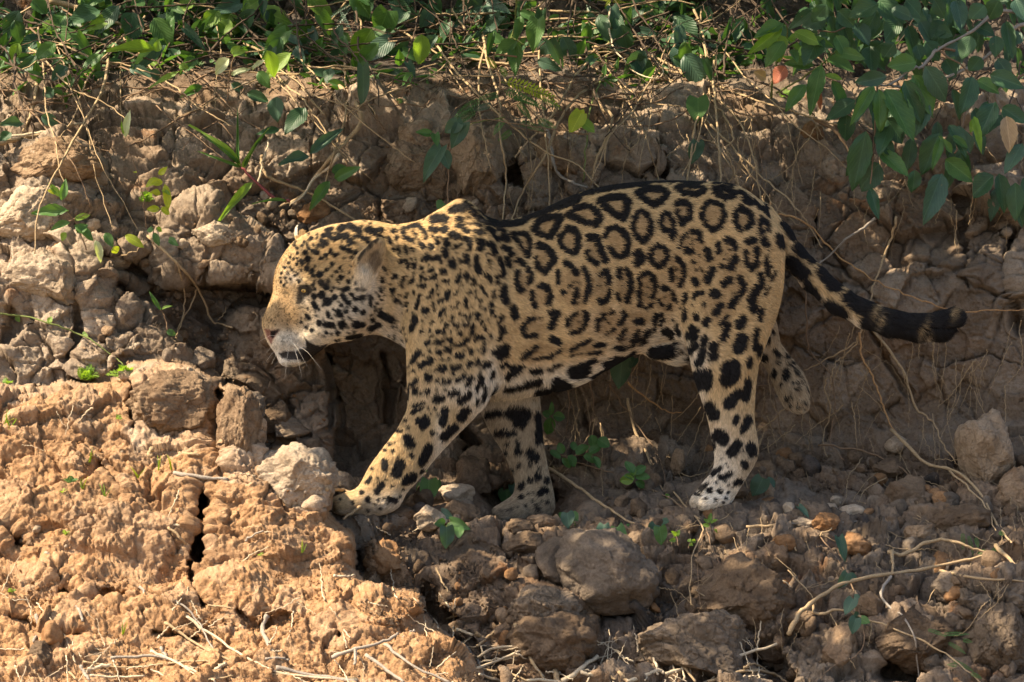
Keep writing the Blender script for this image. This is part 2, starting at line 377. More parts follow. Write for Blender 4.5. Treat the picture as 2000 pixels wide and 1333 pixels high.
# ------------------------------------------------------------------ the jaguar: body as one continuous surface
YC = -.05                                      # depth at which the side view is laid out
def W3(px, py, y=YC):                           # side view point -> x, z (laid out at the plane YC)
    k = S0*(YC-CAMY)/12.0
    return (px-1000)*k, (666.5-py)*k
KP = S0*(YC-CAMY)/12.0
VX = .0048
px0, px1, py0, py1 = 490, 1905, 335, 1040
xs = np.arange((px0-1000)*KP, (px1-1000)*KP, VX, dtype=np.float32); zs = np.arange((666.5-py1)*KP, (666.5-py0)*KP, VX, dtype=np.float32)
ys = np.arange(-.26, .27, VX, dtype=np.float32)
GX, GZ = np.meshgrid(xs, zs, indexing='ij'); QX = GX/KP+1000; QY = 666.5-GZ/KP
def field2(pts, default):                       # smooth interpolation of (px, py, value) over the side view
    num = np.full(QX.shape, default*1e-4); den = np.full(QX.shape, 1e-4)
    for x, y, v in pts:
        w = 1/((QX-x)**2+(QY-y)**2+300)**1.5*1e6
        num += w*v; den += w
    return num/den
SD = np.full((len(xs), len(ys), len(zs)), 1.0, np.float32)
YY = ys[None, :, None]
def smin(a, b, k):
    h = np.clip(.5+.5*(b-a)/k, 0, 1); return b*(1-h)+a*h-k*h*(1-h)
def inflate(poly, R, w, cyy, k, n=5, blurn=2):
    """outline traced from the side; R rounding (m), w half thickness, cyy centre depth; all may be fields"""
    poly = smooth_poly(poly, n)
    X0 = min(p[0] for p in poly)-50; X1 = max(p[0] for p in poly)+50; Y0 = min(p[1] for p in poly)-50; Y1 = max(p[1] for p in poly)+50
    i0, i1 = np.searchsorted(xs, ((X0-1000)*KP, (X1-1000)*KP)); j0, j1 = np.searchsorted(zs, ((666.5-Y1)*KP, (666.5-Y0)*KP))
    s2 = (slice(i0, i1), slice(j0, j1))
    d = polysdf(QX[s2], QY[s2], poly)*KP
    f = lambda v: v[s2] if isinstance(v, np.ndarray) else v
    R_, w_, c_ = f(R), f(w), f(cyy)
    e = np.clip(1-d/R_, 0, 3)
    for _ in range(blurn):
        e[1:-1, 1:-1] = (e[:-2, 1:-1]+e[2:, 1:-1]+e[1:-1, :-2]+e[1:-1, 2:]+4*e[1:-1, 1:-1])/8
    ex = lambda v: v[:, None, :] if isinstance(v, np.ndarray) else v
    ff = (np.sqrt(ex(e)**2+((YY-ex(c_))/ex(w_))**2)-1)*ex(np.minimum(R_, w_) if isinstance(w_, np.ndarray) or isinstance(R_, np.ndarray) else min(R_, w_))
    s3 = (slice(i0, i1), slice(None), slice(j0, j1))
    SD[s3] = smin(SD[s3], ff.astype(np.float32), k)
def ell(px, py, y, rx, ry, rz, rot=0, k=.02, sub=False):
    """ellipsoid: px,py px; rx,rz px; y, ry metres; rot degrees in the side view"""
    cx, cz = W3(px, py); a_, b_ = rx*KP, rz*KP; m = max(a_, b_)+.05
    i0, i1 = np.searchsorted(xs, (cx-m, cx+m)); j0, j1 = np.searchsorted(zs, (cz-m, cz+m)); l0, l1 = np.searchsorted(ys, (y-ry-.05, y+ry+.05))
    gx_, gy_, gz_ = xs[i0:i1, None, None]-cx, ys[None, l0:l1, None]-y, zs[None, None, j0:j1]-cz
    c, s = math.cos(math.radians(rot)), math.sin(math.radians(rot))
    u = (gx_*c+gz_*s)/a_; v = (-gx_*s+gz_*c)/b_; w = gy_/ry
    q = np.sqrt(u*u+v*v+w*w); f = ((q-1)*min(a_, b_, ry)).astype(np.float32)
    s3 = (slice(i0, i1), slice(l0, l1), slice(j0, j1))
    SD[s3] = smin(SD[s3], f, k) if not sub else -smin(-SD[s3], f, k)
def cap(p, q, r0, r1, k=.02, sub=False):
    """tapered tube; p,q = (px,py,y); radii in metres"""
    A = np.array([*W3(p[0], p[1]), p[2]])[[0, 2, 1]]; Bq = np.array([*W3(q[0], q[1]), q[2]])[[0, 2, 1]]
    lo = np.minimum(A, Bq)-max(r0, r1)-.05; hi = np.maximum(A, Bq)+max(r0, r1)+.05
    i0, i1 = np.searchsorted(xs, (lo[0], hi[0])); l0, l1 = np.searchsorted(ys, (lo[1], hi[1])); j0, j1 = np.searchsorted(zs, (lo[2], hi[2]))
    gx_, gy_, gz_ = xs[i0:i1, None, None]-A[0], ys[None, l0:l1, None]-A[1], zs[None, None, j0:j1]-A[2]
    dd = Bq-A; L = (dd**2).sum()
    t = np.clip((gx_*dd[0]+gy_*dd[1]+gz_*dd[2])/L, 0, 1)
    f = (np.sqrt((gx_-t*dd[0])**2+(gy_-t*dd[1])**2+(gz_-t*dd[2])**2)-(r0+(r1-r0)*t)).astype(np.float32)
    s3 = (slice(i0, i1), slice(l0, l1), slice(j0, j1))
    SD[s3] = smin(SD[s3], f, k) if not sub else -smin(-SD[s3], f, k)

torso = [(700, 440), (760, 441), (815, 433), (850, 415), (880, 399), (902, 395), (926, 405), (950, 424), (978, 431), (1015, 427), (1060, 410), (1100, 391), (1145, 374), (1200, 362), (1260, 356), (1320, 354), (1380, 357), (1430, 366), (1470, 384), (1498, 408), (1514, 440), (1518, 480), (1510, 530), (1499, 580), (1480, 630), (1430, 665), (1360, 672), (1310, 665), (1275, 676), (1240, 690), (1200, 712), (1150, 742), (1100, 761), (1040, 772), (980, 777), (920, 772), (860, 750), (815, 715), (795, 682), (760, 660), (722, 640), (690, 560), (680, 480)]
wt = field2([(720, 520, .085), (740, 620, .075), (800, 560, .10), (860, 480, .095), (900, 420, .06), (900, 600, .125), (1000, 600, .155), (1000, 450, .10), (1150, 560, .185), (1150, 700, .15), (1250, 500, .175), (1300, 600, .14), (1400, 450, .14), (1430, 560, .13), (1500, 480, .09), (1000, 740, .12)], .12)
Rt = field2([(720, 520, .11), (800, 560, .13), (900, 600, .17), (1100, 560, .21), (1300, 520, .18), (1450, 480, .13), (900, 410, .07)], .15)
inflate(torso, Rt, wt, 0.0, .01, blurn=8)
# shoulders and haunches
ell(905, 575, -.085, 95, .075, 132, -12, .04); ell(905, 575, .085, 95, .07, 132, -12, .04)
ell(985, 640, -.09, 60, .06, 90, 20, .04)
ell(1430, 520, -.085, 88, .075, 150, 8, .05); ell(1430, 520, .085, 85, .07, 150, 8, .05)
ell(903, 430, -.035, 24, .028, 34, 10, .03)
# near fore leg
lf = [(820, 600), (800, 660), (797, 720), (799, 790), (786, 824), (770, 850), (747, 880), (724, 912), (706, 945), (690, 960), (668, 966), (652, 975), (648, 992), (664, 1003), (700, 1008), (745, 1004), (778, 990), (794, 962), (822, 930), (851, 893), (893, 848), (928, 812), (958, 770), (985, 700), (985, 600), (900, 540)]
wf = field2([(900, 600, .07), (870, 740, .068), (850, 800, .055), (800, 870, .045), (750, 940, .043), (740, 985, .055), (670, 985, .055)], .05)
cf = field2([(900, 600, -.085), (870, 760, -.10), (800, 870, -.11), (720, 980, -.12)], -.1)
inflate(lf, field2([(900, 640, .08), (870, 740, .075), (800, 870, .048), (710, 990, .032)], .05), wf, cf, .035, blurn=4)
# toes of the near fore paw
for i, (tx, ty, tyy) in enumerate([(668, 982, -.165), (656, 978, -.135), (656, 978, -.10), (672, 982, -.07)]):
    cap((tx+42, ty-6, tyy*.9-.01), (tx+4, ty+4, tyy), .022, .0185, .010)
for tyy in (-.152, -.118, -.085): cap((652, 988, tyy), (690, 972, tyy*.95), .0065, .0045, .007, True)
# far fore leg
lff = [(940, 720), (932, 780), (948, 822), (966, 856), (984, 884), (998, 915), (1008, 944), (1004, 970), (985, 985), (964, 1000), (963, 1012), (985, 1019), (1020, 1020), (1062, 1014), (1082, 1000), (1080, 965), (1070, 925), (1062, 880), (1056, 830), (1052, 780), (1050, 740), (1045, 690), (1000, 670)]
inflate(lff, field2([(1000, 740, .07), (1010, 860, .042), (1035, 940, .038), (1020, 1000, .03)], .05), field2([(1000, 740, .06), (1010, 860, .045), (1040, 940, .040), (1020, 1000, .052)], .05), .095, .03, blurn=4)
for (tx, ty, tyy) in [(985, 1006, .05), (976, 1006, .08), (977, 1005, .11), (990, 1004, .135)]:
    cap((tx+34, ty-6, tyy), (tx, ty+2, tyy), .020, .017, .010)
for tyy in (.034, .066, .096, .124): cap((966, 1014, tyy-.0), (992, 998, tyy), .0065, .0045, .007, True)
# near hind leg
lh = [(1350, 600), (1343, 660), (1350, 704), (1355, 735), (1367, 770), (1381, 815), (1390, 860), (1395, 900), (1388, 922), (1374, 940), (1360, 958), (1348, 972), (1352, 986), (1376, 994), (1408, 1000), (1424, 982), (1440, 955), (1457, 928), (1472, 902), (1478, 880), (1475, 850), (1470, 820), (1471, 770), (1476, 725), (1484, 680), (1496, 620), (1512, 540), (1514, 460), (1440, 440), (1380, 500)]
inflate(lh, field2([(1430, 560, .12), (1420, 700, .08), (1425, 800, .055), (1435, 880, .045), (1400, 960, .038)], .06), field2([(1430, 560, .08), (1420, 700, .068), (1430, 800, .048), (1440, 880, .036), (1400, 960, .045)], .05), field2([(1430, 560, -.085), (1420, 700, -.10), (1400, 950, -.11)], -.1), .04, blurn=4)
for (tx, ty, tyy) in [(1372, 984, -.155), (1362, 983, -.125), (1362, 982, -.095), (1374, 982, -.07)]:
    cap((tx+34, ty-8, tyy*.9-.01), (tx, ty, tyy), .020, .017, .010)
for tyy in (-.140, -.110, -.080): cap((1352, 992, tyy), (1384, 980, tyy*.97), .0065, .0045, .007, True)
# far hind leg, lifted back
cap((1430, 610, .09), (1480, 650, .095), .075, .058, .03)
lhf = [(1440, 590), (1492, 604), (1517, 655), (1545, 695), (1572, 732), (1584, 768), (1582, 798), (1566, 807), (1542, 795), (1524, 765), (1510, 732), (1480, 690), (1440, 680)]
inflate(lhf, .045, field2([(1480, 650, .05), (1540, 720, .034), (1565, 775, .042)], .04), .105, .03, blurn=3)
for tyy in (.075, .10, .125): cap((1560, 765, tyy), (1571, 790, tyy), .018, .015, .010)
# groin
ell(1296, 685, 0.0, 34, .04, 13, 8, .02); ell(1325, 690, .03, 30, .05, 22, 0, .03)
# tail
TAIL = [(1485, 425, .0, .048), (1520, 460, .0, .040), (1546, 495, .0, .036), (1590, 542, -.01, .036), (1640, 587, -.02, .036), (1690, 614, -.03, .034), (1740, 632, -.035, .034), (1790, 640, -.03, .034), (1836, 638, -.02, .036), (1862, 625, -.015, .030)]
for p, q in zip(TAIL[:-1], TAIL[1:]): cap(p[:3], q[:3], p[3]*.88, q[3]*.88, .012)
# head
head = [(510.5, 634), (513, 620), (522, 602), (532, 574), (533, 550), (539, 524), (551, 500), (570, 475), (594, 458), (622, 447), (651, 439), (680, 436), (712, 437), (755, 450), (775, 500), (768, 560), (750, 610), (722, 645), (690, 662), (660, 668), (642, 672), (618, 690), (594, 707), (569, 716), (549, 709), (537, 690), (524, 672), (516, 654)]
hw = field2([(515, 640, .030), (540, 640, .050), (560, 690, .046), (575, 700, .04), (540, 590, .050), (560, 540, .066), (590, 600, .072), (600, 500, .085), (640, 560, .105), (680, 600, .118), (700, 520, .105), (640, 470, .085), (740, 560, .10), (620, 670, .07), (600, 690, .05)], .08)
hR = field2([(520, 640, .035), (560, 690, .04), (560, 540, .06), (680, 560, .11), (740, 560, .12), (600, 500, .075)], .06)
hc = field2([(515, 640, -.035), (560, 600, -.028), (640, 560, -.015), (740, 540, 0)], -.01)
inflate(head, hR, hw, hc, .03, blurn=6)
ell(561, 667, -.060, 27, .035, 21, 12, .012)      # whisker pad
ell(572, 703, -.045, 26, .034, 12, 8, .010)       # chin
ell(668, 610, -.085, 48, .048, 44, 0, .030)       # cheek
ell(578, 548, -.064, 30, .028, 13, -28, .016)     # brow
ell(545, 600, -.035, 16, .030, 34, -18, .014)     # bridge of the nose
ell(620, 655, -.062, 34, .030, 12, 14, .014)      # jaw
ell(594, 569, -.112, 13, .020, 7.5, -14, .005, True)  # eye socket
ell(597, 557, -.094, 17, .017, 7, -14, .006)  # upper lid
ell(590, 583, -.108, 15, .014, 10, -50, .012, True)   # hollow below the eye
# mouth line and corner
ML = [(541, 684, -.075), (556, 690, -.098), (576, 688, -.105), (590, 677, -.105), (594, 664, -.105)]
for p, q in zip(ML[:-1], ML[1:]): cap(p, q, .0065, .0065, .006, True)
cap((594, 672, -.108), (612, 678, -.105), .009, .016, .008, True)
cap((529, 646, -.085), (536, 656, -.085), .007, .007, .006, True)   # nostril
cap((524, 648, -.055), (530, 660, -.070), .006, .005, .006, True)
# ears
ear_o = [(690, 517), (703, 499), (716, 486), (728, 475), (743, 468), (752, 478), (751, 500), (744, 522), (732, 544), (718, 552), (702, 540)]
inflate(ear_o, .018, .028, -.116, .010, blurn=1)
ear_i = [(700, 519), (711, 503), (724, 489), (738, 479), (745, 482), (743, 502), (737, 520), (727, 536), (712, 540)]
np.negative(SD, out=SD); inflate(ear_i, .016, .027, -.158, .006, blurn=1); np.negative(SD, out=SD)
ell(710, 552, -.112, 18, .022, 22, -20, .018)
ell(587, 458, .055, 15, .024, 24, 10, .006)

# surface nets
def surface_nets(S, x0, y0, z0, h):
    nx, ny, nz = S.shape; ins = S < 0
    c = np.zeros((nx-1, ny-1, nz-1), np.int8)
    for i in (0, 1):
        for j in (0, 1):
            for k in (0, 1): c += ins[i:nx-1+i, j:ny-1+j, k:nz-1+k]
    act = (c > 0) & (c < 8); ii = np.argwhere(act); n = len(ii)
    acc = np.zeros((n, 3)); cnt = np.zeros(n)
    corners = [(i, j, k) for i in (0, 1) for j in (0, 1) for k in (0, 1)]
    for A in corners:
        for ax in range(3):
            if A[ax]: continue
            Bc = list(A); Bc[ax] = 1
            va = S[ii[:, 0]+A[0], ii[:, 1]+A[1], ii[:, 2]+A[2]]; vb = S[ii[:, 0]+Bc[0], ii[:, 1]+Bc[1], ii[:, 2]+Bc[2]]
            m = (va < 0) != (vb < 0); t = va/(va-vb+1e-12)
            for q in range(3): acc[:, q] += np.where(m, A[q]+(t if q == ax else 0), 0)
            cnt += m
    V = ii+acc/np.maximum(cnt, 1)[:, None]
    ids = np.full(act.shape, -1, np.int32); ids[act] = np.arange(n)
    quads = []
    for ax in range(3):
        o = [a for a in range(3) if a != ax]
        sl0 = [slice(1, -1)]*3; sl1 = [slice(1, -1)]*3; sl0[ax] = slice(0, -1); sl1[ax] = slice(1, None)
        a0 = ins[tuple(sl0)]; a1 = ins[tuple(sl1)]; e = np.argwhere(a0 != a1)
        off = np.array([1, 1, 1]); off[ax] = 0; e = e+off
        flip = ins[e[:, 0], e[:, 1], e[:, 2]]
        def cell(d1, d2):
            q = e.copy(); q[:, o[0]] -= d1; q[:, o[1]] -= d2; return ids[q[:, 0], q[:, 1], q[:, 2]]
        Q = np.stack([cell(0, 0), cell(1, 0), cell(1, 1), cell(0, 1)], 1)
        if ax == 1: flip = ~flip
        Q[~flip] = Q[~flip][:, ::-1]
        quads.append(Q)
    Q = np.concatenate(quads); Q = Q[(Q >= 0).all(1)]
    return (V*h+np.array([x0, y0, z0])).astype(np.float32), Q.astype(np.int32)
CV, CF = surface_nets(SD, xs[0], ys[0], zs[0], VX)
def smooth_mesh(V, F, it, lam=.5):
    E = np.concatenate([F[:, [0, 1]], F[:, [1, 2]], F[:, [2, 3]], F[:, [3, 0]]]); deg = np.bincount(E.ravel(), minlength=len(V)).astype(np.float32)
    for _ in range(it):
        S = np.stack([np.bincount(E[:, 0], V[E[:, 1], q], len(V))+np.bincount(E[:, 1], V[E[:, 0], q], len(V)) for q in range(3)], 1)
        V = V+lam*(S/np.maximum(deg, 1)[:, None]-V)
    return V
def vnormals(V, F):
    n = np.cross(V[F[:, 2]]-V[F[:, 0]], V[F[:, 3]]-V[F[:, 1]]); N = np.stack([sum(np.bincount(F[:, c], n[:, q], len(V)) for c in range(4)) for q in range(3)], 1)
    return N/(np.linalg.norm(N, axis=1, keepdims=True)+1e-12)
# keep the largest connected piece
lab = np.arange(len(CV))
for _ in range(4000):
    m = lab[CF].min(1); new = lab.copy()
    for c in range(4): np.minimum.at(new, CF[:, c], m)
    new = new[new]
    if (new == lab).all(): break
    lab = new
big = np.bincount(lab).argmax(); keep = lab == big; rm = np.cumsum(keep)-1
CF = CF[keep[CF].all(1)]; CF = rm[CF].astype(np.int32); CV = CV[keep]
CV = smooth_mesh(CV, CF, 5)
CN = vnormals(CV, CF)
print('cat verts', len(CV), 'normal check', float((CN[:, 2]*(CV[:, 2]-CV[:, 2].mean())).mean()))
# muscles and folds on the side: (px, py, sx, sy, rot, push in metres, side)
QXv = CV[:, 0]/KP+1000; QYv = 666.5-CV[:, 2]/KP
def push(px, py, sx, sy, rot, amp, side=-1):
    global CV
    c, s = math.cos(math.radians(rot)), math.sin(math.radians(rot)); dx = QXv-px; dy = -(QYv-py)
    u = (dx*c+dy*s)/sx; v = (-dx*s+dy*c)/sy
    g = np.exp(-u*u-v*v)*amp*np.clip(-CN[:, 1]*(-side)*1.3, 0, 1)*(CV[:, 1]*side > -.02)
    CV = CV+CN*g[:, None]
for f in [(985, 520, 14, 90, 12, -.016), (955, 500, 26, 90, 14, .014), (880, 470, 22, 60, -25, .008), (912, 640, 60, 20, 30, .008), (850, 610, 16, 70, -20, -.010),
          (790, 600, 14, 70, -15, -.010), (1000, 690, 18, 60, -10, -.014), (1320, 590, 34, 70, -20, -.020), (1390, 640, 26, 60, -15, .010), (1290, 470, 40, 40, 0, -.008),
          (1060, 560, 10, 90, 8, .004), (1110, 570, 10, 90, 8, .005), (1160, 580, 10, 90, 8, .005), (1205, 590, 10, 90, 6, .004), (1135, 570, 10, 90, 8, -.003), (1182, 580, 10, 90, 8, -.003),
          (1450, 700, 14, 70, -6, .008), (1425, 720, 12, 60, -6, -.006), (1452, 830, 8, 50, 0, -.008), (900, 760, 16, 50, -30, .006), (860, 800, 14, 40, -40, -.004), (745, 600, 12, 40, -10, -.008)]:
    push(*f)
CV = smooth_mesh(CV, CF, 2, .4); CN = vnormals(CV, CF)
